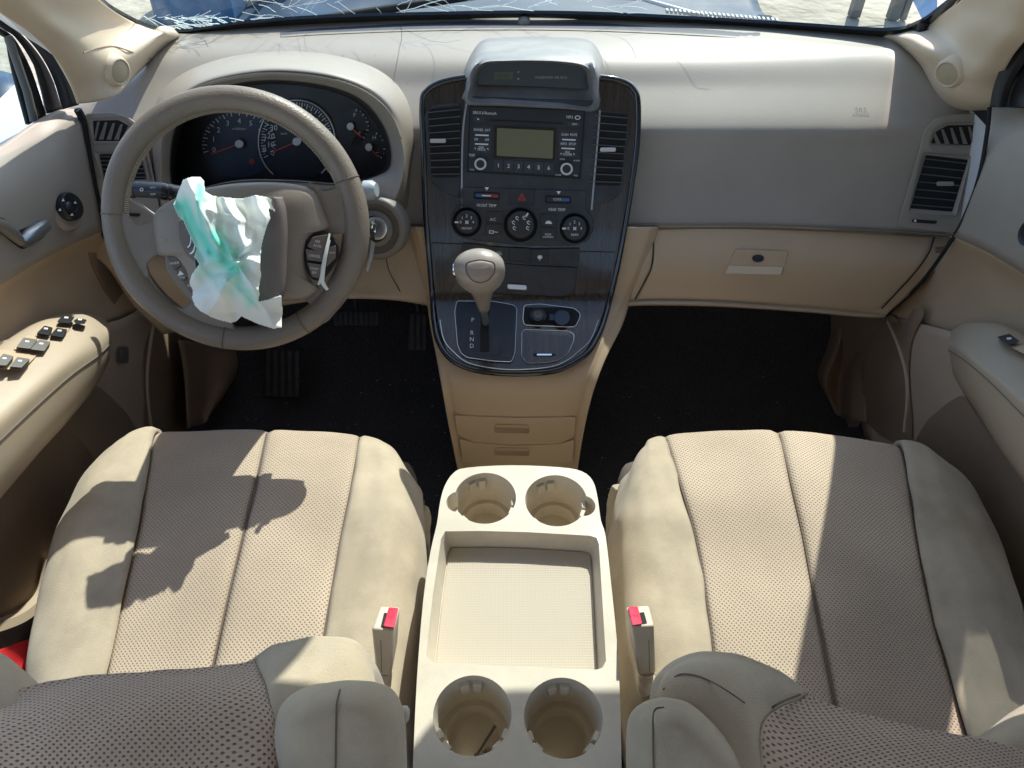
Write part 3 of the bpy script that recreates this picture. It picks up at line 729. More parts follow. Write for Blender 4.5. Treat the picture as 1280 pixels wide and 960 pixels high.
o = MB(); frame(o, S, z2([(655, 102), (690, 165), (620, 163)]), z2([(655, 120), (674, 156), (636, 155)]), H+.0018, H+.0024); frame(o, S, z2([(655, 130), (665, 150), (645, 150)]), z2([(655, 137), (660, 147), (650, 147)]), H+.0018, H+.0024); o.build('hazard_triangle', M['red'], hz, smooth=False)
for nm, pts in (('ac_button', [(368, 250), (500, 254), (498, 345), (366, 342)]), ('recirculation_button', [(366, 352), (498, 355), (496, 448), (364, 444)]),
                ('defrost_button', [(805, 268), (936, 274), (934, 372), (803, 368)]), ('rear_control_button', [(803, 378), (934, 382), (925, 478), (800, 474)])):
    cp(pts, H, H+.0018, nm, M['black'], bevel=.0004)
def dial(name, c, r, labels, point, txt):
    cc = z2([c])[0]; rr = r/6.4
    o = MB(); frame(o, S, circ(cc[0], cc[1], rr*1.22, 40), circ(cc[0], cc[1], rr*1.0, 40), H-.001, H+.003, H); o.build('dial_well', M['blackm'], clim)
    o = MB(); v = []
    plate(o, S, circ(cc[0], cc[1], rr, 40), H, H+.014); d = o.build(name, M['dust'], clim, bevel=.003)
    o = MB(); plate(o, S, circ(cc[0], cc[1], rr*.72, 40), H+.013, H+.0146); o.build('dial_face', M['black'], d)
    o = MB()
    for a, s in labels: text(o, S, s, cc[0]+rr*.52*math.cos(R(a)), cc[1]+rr*.52*math.sin(R(a)), 5.2 if len(s) < 2 else 4, H+.015)
    a = R(point); line(o, S, [(cc[0]+rr*.74*math.cos(a), cc[1]+rr*.74*math.sin(a)), (cc[0]+rr*.99*math.cos(a), cc[1]+rr*.99*math.sin(a))], 2.2, H+.013, H+.0148)
    if txt:
        text(o, S, txt, cc[0], cc[1]+rr*.52, 4, H+.015)
        for k in range(4):
            a = R(20+90*k); line(o, S, [(cc[0]+.4*math.cos(a), cc[1]+.4*math.sin(a)), (cc[0]+2.4*math.cos(a+.5), cc[1]+2.4*math.sin(a+.5))], 1.3, H+.014, H+.015)
    else:
        for k in range(6):
            a = R([150, 195, 240, 295, 345, 30][k]); x, y = cc[0]+rr*.55*math.cos(a), cc[1]+rr*.52*math.sin(a)
            line(o, S, [(x-1.2, y-2.2), (x-.6, y+.5), (x+2, y+1.6)], .9, H+.014, H+.015); plate(o, S, circ(x+.4, y-2.6, .8, 8), H+.014, H+.015)
            line(o, S, [(x+1.2, y-1.2), (x+2.6, y-1.8)], .6, H+.014, H+.015)
    o.build('dial_markings', M['white'], d, smooth=False)
fan = [(180, '0'), (222, '1'), (268, '2'), (315, '3'), (0, '4')]
dial('front_fan_dial', (215, 338), 96, fan, 180, 'FRONT')
dial('mode_dial', (645, 360), 112, [], -58, '')
dial('rear_fan_dial', (1078, 388), 98, fan, 180, 'REAR')
o = MB(); text(o, S, 'FRONT TEMP', *z2([(372, 205)])[0], 5.2, H+.001, 1.5, .8); text(o, S, 'REAR TEMP', *z2([(935, 238)])[0], 5.2, H+.001, 1.5, .8)
for (x, y) in [(374, 70), (949, 102)]: plate(o, S, z2([(x-18, y-13), (x+18, y-12), (x, y+14)]), H, H+.0008)
text(o, S, 'A/C', *z2([(424, 316)])[0], 5.4, H+.002, 1, .85); text(o, S, 'REAR', *z2([(865, 436)])[0], 3.4, H+.002); text(o, S, 'CONTROL', *z2([(864, 457)])[0], 3.4, H+.002, 0, .85)
frame(o, S, z2([(392, 402), (430, 404), (430, 430), (392, 428)]), z2([(398, 408), (424, 410), (424, 424), (398, 422)]), H+.0018, H+.002); line(o, S, z2([(425, 414), (462, 418)]), .9, H+.0018, H+.002)
plate(o, S, z2([(840, 350), (848, 332), (868, 324), (888, 332), (898, 352)]), H+.0018, H+.002)
o.build('lettering', M['white'], clim, smooth=False)
# switch row, storage lid
z3 = Z(540, 300, 5.645)
sw = cpl(rnd(z3([(215, 20), (420, 45), (700, 62), (1045, 58), (1032, 190), (700, 172), (215, 130)]), 2), .004, .008, 'switch_row', M['dust'], bevel=.0006)
for pts in ([(418, 48), (545, 54), (542, 148), (418, 142)], [(550, 54), (695, 60), (692, 165), (548, 150)], [(704, 66), (826, 70), (820, 166), (700, 160)]):
    cpl(rnd(z3(pts), 1), .008, .0095, 'switch', M['black'], sw, bevel=.0004)
o = MB(); text(o, S, 'ESC', *z3([(475, 90)])[0], 4, .0098); text(o, S, 'OFF', *z3([(475, 104)])[0], 4, .0098)
plate(o, S, z3([(742, 122), (752, 108), (772, 108), (780, 122), (770, 134), (752, 134)]), .0095, .0099); line(o, S, z3([(761, 134), (761, 144)]), .8, .0095, .0099); o.build('lettering', M['white'], sw, smooth=False)
bin_ = cpl(rnd(z3([(212, 140), (700, 180), (1030, 195), (1005, 360), (970, 392), (900, 400), (480, 378), (260, 350), (215, 320)]), 4), .003, .0075, 'storage_lid', M['dust'], bevel=.001)
cpl(rnd(z3([(530, 310), (668, 318), (672, 348), (660, 355), (540, 348), (530, 340)]), 2), .0075, .012, 'lid_pull', M['silver'], bin_, bevel=.001)
seam('panel_seam', [S(x, y, .0045) for x, y in z3([(0, 20), (215, 28)])], M['blackm'], stack, r=.0007)
seam('panel_seam', [S(x, y, .0045) for x, y in z3([(1045, 80), (1290, 85)])], M['blackm'], stack, r=.0007)
# gear gate
gp = rnd(z3([(175, 430), (430, 432), (575, 458), (600, 480), (585, 800), (560, 860), (440, 855), (250, 830), (205, 800), (180, 740), (160, 510)]), 3)
gate = cpl(gp, .003, .0065, 'shift_gate', mat('gate_dark_slate', (.022, .026, .038), .5, .3, 900, .3, 30), bevel=.0006)
br = MB(); br.tube([S(x, y, .0068) for x, y in gp], .0006, 6, closed=True); br.build('gate_trim', M['silver'], gate)
cpl(rnd(z3([(345, 500), (400, 500), (405, 790), (338, 790)]), 2), .0063, .0068, 'gate_slot', M['blackm'], gate)
cpl(rnd(z3([(412, 690), (440, 672), (478, 685), (478, 790), (450, 820), (412, 810)]), 3), .0063, .0072, 'gate_slot', M['black'], gate)
o = MB()
for s, x, y in (('P', 287, 565), ('R', 282, 655), ('N', 281, 702), ('D', 281, 748)): text(o, S, s, *z3([(x, y)])[0], 7.5, .0068)
o.build('lettering', M['white'], gate, smooth=False)
# power outlets and ashtray
pw = cpl(rnd(z3([(650, 460), (760, 452), (1005, 482), (1048, 520), (1040, 560), (1010, 615), (650, 600), (640, 560)]), 4), .003, .0045, 'power_outlet_recess', M['blackm'])
o = MB(); fr = rnd(z3([(650, 460), (760, 452), (1005, 482), (1048, 520), (1040, 560), (1010, 615), (650, 600), (640, 560)]), 4); o.tube([S(x, y, .005) for x, y in fr], .0009, 6, closed=True); o.build('recess_trim', M['silver'], pw)
c1 = z3([(748, 535)])[0]; c2 = z3([(918, 548)])[0]
o = MB(); plate(o, S, circ(c1[0], c1[1], 10.5, 32, 10), .004, .010); k1 = o.build('lighter_socket', M['black'], pw, bevel=.001)
o = MB(); plate(o, S, circ(c1[0], c1[1]-.8, 8.2, 32, 7.8), .009, .016); o.build('lighter_knob', M['dust'], k1, bevel=.0015)
o = MB(); plate(o, S, circ(c1[0], c1[1]-2, 5.4, 24, 4.8), .016, .017); o.build('lighter_cap', mat('worn_grey', (.12, .11, .1), .6, var=.4, vscale=90), k1)
o = MB(); plate(o, S, circ(c2[0], c2[1], 10.2, 32, 9.8), .004, .013); k2 = o.build('outlet_cap', mat('slate_cap', (.03, .045, .085), .5, .2, 900), pw, bevel=.0015)
o = MB(); plate(o, S, rnd(rect(c2[0]-16, c2[1]-4.5, c2[0]-8, c2[1]+3.5), 1.5), .004, .010); o.build('cap_hinge', k2.data.materials[0], k2, bevel=.0008)
ap = rnd(z3([(650, 632), (960, 640), (1002, 665), (1000, 710), (960, 800), (890, 850), (800, 868), (670, 870), (632, 820), (635, 650)]), 3)
ash = cpl(ap, .003, .0058, 'ashtray_lid', M['wood'], bevel=.0008)
o = MB(); o.tube([S(x, y, .0055) for x, y in ap], .0008, 6, closed=True); o.build('lid_trim', M['silver'], ash)
cpl(rnd(z3([(740, 803), (845, 803), (845, 814), (740, 814)]), .8), .0058, .0085, 'lid_handle', M['chrome'], ash)
cpl(rnd(z3([(715, 800), (870, 800), (870, 818), (715, 818)]), .8), .0055, .0063, 'lid_handle_recess', M['blackm'], ash)
# lower drawers in the beige body
def SB(px, py, h=0): return towards(P(px, py, y=ytf(py)+.006), h)
for i, (pts, hp) in enumerate((([(568, 519), (645, 522), (720, 521), (718, 545), (700, 551), (640, 553), (590, 549), (572, 543)], [(618, 531), (662, 532), (662, 542), (618, 541)]),
                               ([(574, 548), (592, 553), (640, 557), (700, 555), (718, 549), (716, 578), (578, 578)], [(618, 560), (662, 561), (662, 570), (618, 569)]))):
    o = MB(); plate(o, SB, rnd(pts, 3), -.001, .003); dr = o.build('storage_drawer', M['beige'], stack, bevel=.0008)
    o = MB(); plate(o, SB, rnd(hp, 3), .0028, .0034); o.build('finger_recess', M['door_dark'], dr)
    o = MB(); line(o, SB, [(hp[0][0]+2, hp[0][1]+1.5), (hp[1][0]-2, hp[1][1]+1.5)], 3.5, .003, .0055); o.build('drawer_pull', M['beige'], dr)

# ------------------------------------------------------------------ gear selector
gb_ = S(607, 404, .006); gh_ = P(600, 343, d=1.045); ax = (gh_-gb_).normalized(); Lg = (gh_-gb_).length
gs = thing('gear_selector', 'taupe and silver automatic gear lever standing in its gate on the dark stack', 'gear lever', tuple(gb_))
o = MB(); o.lathe(gb_, ax, [(.0055, -.01), (.0055, Lg*.42)], 16); o.build('shaft', M['silver'], gs)
o = MB(); o.lathe(gb_, ax, [(.006, Lg*.32), (.0085, Lg*.33), (.0105, Lg*.42), (.0135, Lg*.60), (.0180, Lg*.74), (.0265, Lg*.86), (.0325, Lg*.94), (.0350, Lg*1.0), (.0355, Lg*1.08), (.0345, Lg*1.15), (.028, Lg*1.2), (.018, Lg*1.225), (.008, Lg*1.235), (.001, Lg*1.236)], 40, sx=1, sy=.74)
kb = o.build('knob', M['knob'], gs)
o = MB()
tc_ = gb_+ax*Lg*1.0; nrm_ = (CAM-tc_).normalized(); SK = plane_surf(tc_+nrm_*.034, (nrm_+Vector((0, .15, .15))))
fk = surf_on(kb)
def skin(name, f, poly, m, par, h=.001, nr=8, **k):
    c = (sum(p[0] for p in poly)/len(poly), sum(p[1] for p in poly)/len(poly)); n = len(poly); vs = [f(c[0], c[1], h)]; fs = []
    for j in range(1, nr+1):
        t = j/nr
        for x, y in poly: vs.append(f(c[0]+(x-c[0])*t, c[1]+(y-c[1])*t, h if j < nr else -.001))
    for i in range(n): fs.append((0, 1+i, 1+(i+1) % n))
    for j in range(nr-1):
        for i in range(n): a = 1+j*n+i; b = 1+j*n+(i+1) % n; fs.append((a, b, b+n, a+n))
    o = MB(); o.add(vs, fs); return o.build(name, m, par, **k)
ki = rnd([(582, 328), (600, 324), (619, 328), (619, 340), (611, 351), (600, 354), (590, 351), (582, 340)], 6)
skin('leather_inset', fk, ki, M['knobleather'], gs, .0012)
seam('inset_seam', [fk(x, y, .0006) for x, y in ki+ki[:1]], M['seam'], gs, r=.0006, k=2)
bt = MB(); bp_ = P(574, 337, d=1.03); bt.tube([P(587, 338, d=1.035), P(569, 337, d=1.03), P(566.5, 337, d=1.03)], [.0088, .0088, .0068], 18, flat=1.3); bt.build('release_button', M['chrome'], gs)

# ------------------------------------------------------------------ cup holder console
con = thing('cup_holder_console', 'cream floor console with four cup holders and a ribbed tray between the seats', 'console', (.03, .4, 0))
ZT = .45
def CT(px, py): return P(px, py, z=ZT)
out = [(515, 1010), (516, 960), (521, 850), (529, 750), (538, 690), (546, 655), (550, 628), (556, 607), (567, 591), (584, 584.5), (640, 581.5), (700, 584), (727, 589), (741, 601), (747, 622), (751, 650), (757, 670), (764, 730), (771, 800), (775, 870), (777, 960), (778, 1010)]
ov = [CT(x, y) for x, y in out]
cc_ = sum(ov, Vector())/len(ov)
def build_bool(name, base, cutters, m, parent, bevel):
    me = bpy.data.meshes.new(name); me.from_pydata([tuple(v) for v in base.v], [], base.f)
    bm = bmesh.new(); bm.from_mesh(me); bmesh.ops.recalc_face_normals(bm, faces=bm.faces); bm.to_mesh(me); bm.free()
    o = bpy.data.objects.new('tmp_base', me); col.objects.link(o); cs = []
    for c in cutters:
        cm = bpy.data.meshes.new('c'); cm.from_pydata([tuple(v) for v in c.v], [], c.f)
        bm = bmesh.new(); bm.from_mesh(cm); bmesh.ops.recalc_face_normals(bm, faces=bm.faces); bm.to_mesh(cm); bm.free()
        co = bpy.data.objects.new('c', cm); col.objects.link(co); cs.append(co)
        md = o.modifiers.new('b', 'BOOLEAN'); md.operation = 'DIFFERENCE'; md.solver = 'EXACT'; md.object = co
    bpy.context.view_layer.update()
    r = bpy.data.meshes.new_from_object(o.evaluated_get(bpy.context.evaluated_depsgraph_get()))
    for c in cs: bpy.data.objects.remove(c)
    bpy.data.objects.remove(o)
    r.materials.clear()
    return link(name, r, m, parent, bevel=bevel, seg=3, ang=30)
ov = [CT(x, y) for x, y in smooth2(out, 3)]
base = MB(); base.prism([Vector((cc_.x+(p.x-cc_.x)*1.0, p.y, 0.0)) for p in ov], [p for p in ov], True)
trim = [(556, 664), (600, 663.5), (660, 665), (738, 669.5), (746, 672), (749, 680), (754, 760), (758, 826), (754, 835), (745, 837.5), (640, 833), (545, 829), (535, 827), (532, 818), (541, 740), (551, 673)]
tv = [CT(x, y) for x, y in trim]; tcn = sum(tv, Vector())/len(tv)
tb = [Vector((tcn.x+(p.x-tcn.x)*.93, tcn.y+(p.y-tcn.y)*.955, ZT-.031)) for p in tv]
tt = [Vector((tcn.x+(p.x-tcn.x)*1.012, tcn.y+(p.y-tcn.y)*1.008, ZT+.008)) for p in tv]
cuts = [MB().prism(tb, tt, True)]
cups = [(CT(606.5, 622), .0395), (CT(695, 625), .0395), (CT(590.5, 893), .0405), (CT(704, 896), .0405)]
for c, r in cups:
    cuts.append(MB().lathe(Vector((c.x, c.y, ZT)), (0, 0, 1), [(r*.86, -.052), (r, .01)], 48))
    cuts.append(MB().lathe(Vector((c.x, c.y, ZT)), (0, 0, 1), [(r*.66, -.072), (r*.72, -.045)], 48))
# mug handle notches at the outer sides of the front cups
for (px, py, w) in ((573, 627, -1), (729, 632, 1)):
    c = CT(px, py); cuts.append(MB().lathe(Vector((c.x, c.y, ZT)), (0, 0, 1), [(.012, -.03), (.0165, .012)], 28))
cb = build_bool('console_body', base, cuts, M['cream'], con, .0022)
# ribbed mat on tray floor
mt = mat('tray_mat', (.50, .43, .345), .8, .2, 900)
nt = mt.node_tree; b_ = nt.nodes['Principled BSDF']
vo = nt.nodes.new('ShaderNodeTexVoronoi'); vo.inputs['Scale'].default_value = 320; vo.inputs['Randomness'].default_value = 0.0
tcd = nt.nodes.new('ShaderNodeTexCoord'); nt.links.new(tcd.outputs['Object'], vo.inputs['Vector'])
bb = nt.nodes.new('ShaderNodeBump'); bb.inputs['Strength'].default_value = .45; bb.inputs['Distance'].default_value = .0016; nt.links.new(vo.outputs['Distance'], bb.inputs['Height']); nt.links.new(bb.outputs[0], b_.inputs['Normal'])
o = MB(); o.prism([Vector((tcn.x+(p.x-tcn.x)*.985, tcn.y+(p.y-tcn.y)*.985, p.z)) for p in tb], [Vector((tcn.x+(p.x-tcn.x)*.985, tcn.y+(p.y-tcn.y)*.985, p.z+.002)) for p in tb]); o.build('tray_mat', mt, con, bevel=.0005)
# grip tabs in the cups
for ci, (c, r) in enumerate(cups):
    for a in (95, 215, 325) if ci > 1 else (110, 350, 235):
        for s in (-1, 1):
            aa = R(a+s*11); u = Vector((math.cos(aa), math.sin(aa), 0)); w = Vector((-u.y, u.x, 0)); p = Vector((c.x, c.y, 0))+u*(r*.93)
            z0, z1_ = ZT-.024, ZT-.010; o = MB()
            q0 = [p+w*.0052, p-w*.0052, p-w*.0040-u*.006, p+w*.0040-u*.006]
            q1 = [p+w*.0052+u*.001, p-w*.0052+u*.001, p-w*.0048-u*.004, p+w*.0048-u*.004]
            o.hexa([Vector((v.x, v.y, z0)) for v in q0], [Vector((v.x, v.y, z1_)) for v in q1]); o.build('grip_tab', M['cream'], con, bevel=.0006)
pc = cups[2][0]
dk = MB(); dk.tube([Vector((pc.x+.0, pc.y-.022, ZT-.066)), Vector((pc.x+.011, pc.y-.006, ZT-.062)), Vector((pc.x+.022, pc.y+.008, ZT-.054))], [.0012, .0014, .0016], 8)
tag(dk.build('twig', M['dark_strand']), 'thin dark twig lying in the rear left cup holder', 'twig')
dd = MB()
for k in range(60):
    a = random.uniform(0, 6.28); q = random.uniform(0, .012)
    dd.box((pc.x+.012+q*math.cos(a), pc.y-.016+q*math.sin(a)*.6, ZT-.0705), random.uniform(.0006, .002), random.uniform(.0006, .002), .001)
tag(dd.build('cup_debris', M['brown'], smooth=False), 'brown grit gathered at the bottom of the rear left cup holder', 'debris', kind='stuff')

# ------------------------------------------------------------------ seats
def cushion_rows(T, zc=.405):
    rows = []
    for i, r in enumerate(T):
        zz = [zc-.022, zc+.001, zc-.001, zc+.003, zc-.001, zc+.001, zc-.022]
        dz = (-.022 if i == 0 else (0 if i < 4 else -.004*(i-3)))
        rows.append([P(x, y, z=q+dz) for (x, y), q in zip(r, zz)])
    # sides falling away
    out = []
    s = 1
    for i, r in enumerate(rows):
        a, b = r[0], r[-1]
        k = .012
        out.append([a+Vector((-k, 0, -.13)), a+Vector((-k-.002, 0, -.05))]+r+[b+Vector((k+.002, 0, -.05)), b+Vector((k, 0, -.13))])
    f = out[0]
    cxm = (f[0].x+f[-1].x)/2
    r1 = [Vector((cxm+(p.x-cxm)*.995, p.y+.012, p.z-.035)) for p in f]
    r0 = [Vector((cxm+(p.x-cxm)*.97, p.y-.004, p.z-.13)) for p in f]
    return [r0, r1]+out
DT = [[(130, 575), (155, 556), (191, 544.5), (333, 540), (449, 546.5), (484, 558), (508, 590)],
      [(96, 625), (125, 612), (181, 600), (320, 598), (440, 600), (485, 610), (514.5, 640)],
      [(72, 690), (105, 682), (168, 675), (302, 672), (425, 675), (472, 682), (513, 705)],
      [(56, 765), (88, 760), (150, 755), (283, 752), (411, 755), (460, 762), (507, 780)],
      [(46, 850), (78, 848), (130, 845), (263, 842), (396, 845), (445, 850), (498, 860)],
      [(42, 930), (70, 930), (112, 930), (245, 930), (382, 930), (432, 930), (488, 935)]]
PT = [[(789, 588), (806, 562), (833, 548), (975, 541), (1128, 560), (1165, 574), (1200, 606)],
      [(781, 640), (810, 622), (853, 612), (990, 605), (1140, 618), (1185, 632), (1232, 660)],
      [(784, 705), (818, 690), (872, 680), (1005, 672), (1150, 682), (1205, 698), (1254, 725)],
      [(789, 780), (828, 768), (885, 760), (1020, 752), (1166, 760), (1222, 775), (1270, 800)],
      [(800, 860), (840, 850), (896, 845), (1037, 838), (1190, 845), (1240, 860), (1288, 885)],
      [(815, 940), (850, 935), (905, 935), (1055, 930), (1215, 930), (1262, 940), (1305, 960)]]
def wrinkle(amp, sc_):
    def f(u, v, p, n): return n*(noise.noise(p*sc_)*amp+noise.noise(Vector((p.x*sc_*3.1, p.y*sc_*1.4, p.z*sc_*2)))*amp*.8)
    return f
def make_seat(nm, label, T, hw):
    st = thing(nm, label, 'car seat', tuple(P(T[2][3][0], T[2][3][1], z=0)))
    g = cushion_rows(T)
    gr = [(4, .05, .0035), (5, .04, .0045), (6, .05, .0035)]
    patch('cushion_bolster', g, M['fabric'], st, nu=14, nv=8, u0=0, u1=4, groove=gr, post=wrinkle(.0032, 15), solid=.01)
    patch('cushion_bolster', g, M['fabric'], st, nu=14, nv=8, u0=6, u1=10, groove=gr, post=wrinkle(.0032, 15), solid=.01)
    patch('cushion_center', g, M['mesh'], st, nu=16, nv=8, u0=4, u1=5, groove=gr, post=wrinkle(.0012, 10), solid=.01)
    patch('cushion_center', g, M['mesh'], st, nu=16, nv=8, u0=5, u1=6, groove=gr, post=wrinkle(.0012, 10), solid=.01)
    for c in (4, 5, 6):
        colm = [r[c]+Vector((0, 0, -.0022)) for r in g[2:]]
        seam('seam', colm, M['seam'], st, r=.0011)
    # base and side trim
    a = T[3][0]; b = T[3][-1]; pa = P(*a, z=.30); pb = P(*b, z=.30); fr_ = P(*T[0][3], z=.3).y-.05
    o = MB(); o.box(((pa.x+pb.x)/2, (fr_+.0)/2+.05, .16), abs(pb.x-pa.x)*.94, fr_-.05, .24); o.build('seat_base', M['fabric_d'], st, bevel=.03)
    return st
ds = make_seat('driver_seat', 'beige cloth driver seat behind the steering wheel, left of the cup holder console', DT, 0)
ps = make_seat('passenger_seat', 'beige cloth front passenger seat, right of the cup holder console below the glove box', PT, 0)
# backrests
def brow(pts, dz): return [(x, y, 'd', d) for x, y, d in pts]
# driver backrest: left bolster, mesh centre, right bolster
sil = [(-60, 850, .60), (0, 868, .60), (40, 857, .61), (100, 846, .61), (180, 838, .61), (262, 832, .61), (308, 828, .605), (345, 806, .60), (400, 796, .60), (445, 804, .60), (466, 830, .61), (470, 858, .62)]
def under(pts, dd, dz, py=0): return [P(x, y+py, d=d)+Vector((0, dd, -dz)) for x, y, d in pts]
def backrest_grid(sil, mids, lows):
    g = [under(sil, -.02, .20), under(sil, .012, .06), [P(x, y+1.5, d=d+.006) for x, y, d in sil], [P(x, y+8, d=d-.008) for x, y, d in sil]]
    g.append([P(x, y, d=d) for x, y, d in mids]); g.append([P(x, y, d=d) for x, y, d in lows])
    g.append([P(640+(x-640)*1.12, y+260, d=d-.10) for x, y, d in lows])
    return g
mids = [(-60, 900, .55), (-5, 905, .55), (40, 900, .55), (100, 893, .55), (180, 885, .55), (262, 880, .55), (325, 872, .55), (352, 868, .55), (400, 862, .56), (445, 862, .57), (468, 868, .58), (474, 880, .60)]
lows = [(-60, 975, .50), (-5, 975, .50), (40, 975, .50), (100, 975, .50), (180, 972, .50), (262, 970, .50), (335, 965, .50), (362, 965, .51), (405, 962, .53), (440, 962, .55), (464, 962, .57), (474, 965, .60)]
g = backrest_grid(sil, mids, lows)
patch('backrest_center', g, M['meshb'], ds, nu=8, nv=8, u0=0, u1=6.35, post=wrinkle(.0015, 14), solid=.02)
patch('backrest_bolster', g, M['fabric'], ds, nu=8, nv=8, u0=6.35, u1=11, post=wrinkle(.002, 16), solid=.02)
bsf = surf_on(ds.children[-1])
seam('seam', [bsf(max(x, 311), y, .0012) for x, y, d in [(308, 829, .598), (338, 842, .583), (346, 870, .548), (342, 910, .523), (338, 965, .497)]], M['seam'], ds, r=.0009)
seam('seam', [bsf(x, y, .001) for x, y, d in [(350, 862, .556), (380, 846, .565), (430, 832, .585), (463, 826, .60)]], M['seam'], ds, r=.0006)
# outer bolster, sunlit at the frame's corner
wl = patch('backrest_bolster', G([[(-80, 800, 'd', .66), (-30, 806, 'd', .66), (5, 818, 'd', .66), (30, 838, 'd', .665), (52, 858, 'd', .67)],
     [(-80, 830, 'd', .60), (-30, 836, 'd', .60), (0, 845, 'd', .60), (20, 856, 'd', .61), (45, 866, 'd', .63)],
     [(-80, 900, 'd', .57), (-30, 900, 'd', .57), (0, 900, 'd', .57), (25, 895, 'd', .58), (50, 880, 'd', .62)]]), M['fabric'], ds, nu=6, nv=6, solid=.02)
# driver armrest
arm_o = [[(338, 975), (342, 915), (354, 878), (385, 858), (430, 851), (472, 853), (496, 868), (506, 905), (508, 975)]]
def armrest(par, path, w0, dep):
    pass
g = [[P(x, y, d=.66) for x, y in [(345, 985), (348, 920), (360, 884), (390, 866), (430, 860), (468, 862), (490, 878), (499, 912), (502, 985)]],
     [P(x, y, d=.55) for x, y in [(338, 985), (342, 915), (354, 878), (385, 858), (430, 851), (472, 853), (496, 868), (506, 905), (508, 985)]],
     [P(x, y, d=.515) for x, y in [(340, 985), (346, 918), (358, 884), (388, 864), (430, 857), (468, 860), (490, 876), (499, 910), (502, 985)]],
     [P(x, y, d=.49) for x, y in [(362, 1000), (366, 930), (374, 902), (398, 886), (430, 880), (455, 884), (470, 896), (478, 920), (482, 1000)]],
     [P(x, y, d=.485) for x, y in [(395, 1020), (398, 950), (402, 935), (412, 925), (430, 920), (440, 924), (446, 935), (450, 950), (452, 1020)]],
     [P(x, y, d=.485) for x, y in [(424, 1020), (424, 990), (424, 975), (425, 972), (426, 971), (427, 972), (428, 975), (428, 990), (428, 1020)]]]
ar = patch('armrest', g, M['fabric'], ds, nu=8, nv=6, post=wrinkle(.001, 22))
asf = surf_on(ar)
seam('seam', [asf(x, y, .001) for x, y, d in [(425, 862, .512), (421, 880, .489), (420, 915, .484), (419, 985, .483)]], M['seam'], ar, r=.0006)
o = MB(); o.lathe(P(501, 893, d=.545), RT, [(.006, -.012), (.006, .004), (.004, .006)], 16, sx=1); o.build('armrest_pivot', M['cream'], ar)

# passenger backrest
sil = [(826, 872, .62), (830, 842, .61), (850, 822, .605), (885, 814, .60), (925, 819, .60), (970, 838, .60), (1005, 866, .60), (1030, 879, .60), (1090, 896, .60), (1160, 911, .60), (1230, 925, .60), (1310, 945, .60)]
mids = [(822, 890, .60), (826, 866, .58), (840, 852, .565), (870, 848, .555), (905, 862, .55), (935, 885, .545), (958, 905, .545), (995, 925, .545), (1060, 940, .55), (1140, 955, .555), (1220, 970, .56), (1310, 990, .565)]
lows = [(850, 985, .60), (860, 975, .57), (875, 970, .54), (890, 975, .52), (915, 980, .51), (940, 985, .505), (960, 990, .50), (1000, 1000, .50), (1060, 1010, .505), (1140, 1020, .51), (1220, 1030, .515), (1310, 1040, .52)]
g = backrest_grid(sil, mids, lows)
patch('backrest_bolster', g, M['fabric'], ps, nu=8, nv=8, u0=0, u1=5.9, post=wrinkle(.002, 16), solid=.02)
patch('backrest_center', g, M['meshb'], ps, nu=8, nv=8, u0=5.9, u1=11, post=wrinkle(.0015, 14), solid=.02)
bsf = surf_on([c for c in ps.children if c.name.startswith('backrest_bolster')][0])
seam('seam', [bsf(x, y, .0012) for x, y, d in [(1000, 868, .595), (966, 884, .565), (957, 905, .543), (958, 940, .52), (960, 990, .498)]], M['seam'], ps, r=.0009)
seam('seam', [bsf(x, y, .001) for x, y, d in [(829, 862, .60), (850, 843, .572), (885, 850, .556), (930, 878, .545), (958, 902, .543)]], M['seam'], ps, r=.0006)
patch('backrest_bolster', G([[(1200, 938, 'd', .68), (1235, 912, 'd', .68), (1270, 886, 'd', .68), (1340, 850, 'd', .68)],
     [(1195, 940, 'd', .64), (1240, 925, 'd', .62), (1280, 905, 'd', .62), (1340, 880, 'd', .62)],
     [(1190, 985, 'd', .60), (1240, 985, 'd', .59), (1280, 985, 'd', .59), (1340, 980, 'd', .59)]]), M['fabric'], ps, nu=6, nv=6, solid=.02)
g = [[P(x, y, d=.64) for x, y in [(792, 990), (790, 930), (796, 900), (812, 886), (835, 880), (862, 888), (892, 912), (925, 950), (950, 990)]],
     [P(x, y, d=.55) for x, y in [(784, 990), (783, 925), (788, 893), (806, 877), (832, 872), (862, 880), (896, 906), (930, 946), (955, 990)]],
     [P(x, y, d=.52) for x, y in [(790, 1000), (790, 930), (796, 900), (812, 886), (834, 881), (860, 889), (890, 914), (922, 952), (945, 995)]],
     [P(x, y, d=.50) for x, y in [(812, 1010), (812, 945), (816, 915), (824, 903), (838, 898), (856, 905), (880, 926), (905, 960), (925, 1010)]],
     [P(x, y, d=.495) for x, y in [(840, 1030), (840, 960), (842, 940), (844, 932), (848, 928), (856, 932), (866, 945), (880, 970), (890, 1030)]],
     [P(x, y, d=.495) for x, y in [(852, 1030), (852, 1010), (852, 1000), (853, 995), (854, 994), (855, 995), (858, 1000), (860, 1010), (862, 1030)]]]
ar = patch('armrest', g, M['fabric'], ps, nu=8, nv=6, post=wrinkle(.001, 22))
asf = surf_on(ar)
seam('seam', [asf(x, y, .001) for x, y, d in [(830, 884, .546), (818, 888, .517), (816, 915, .497), (818, 990, .497)]], M['seam'], ar, r=.0006)

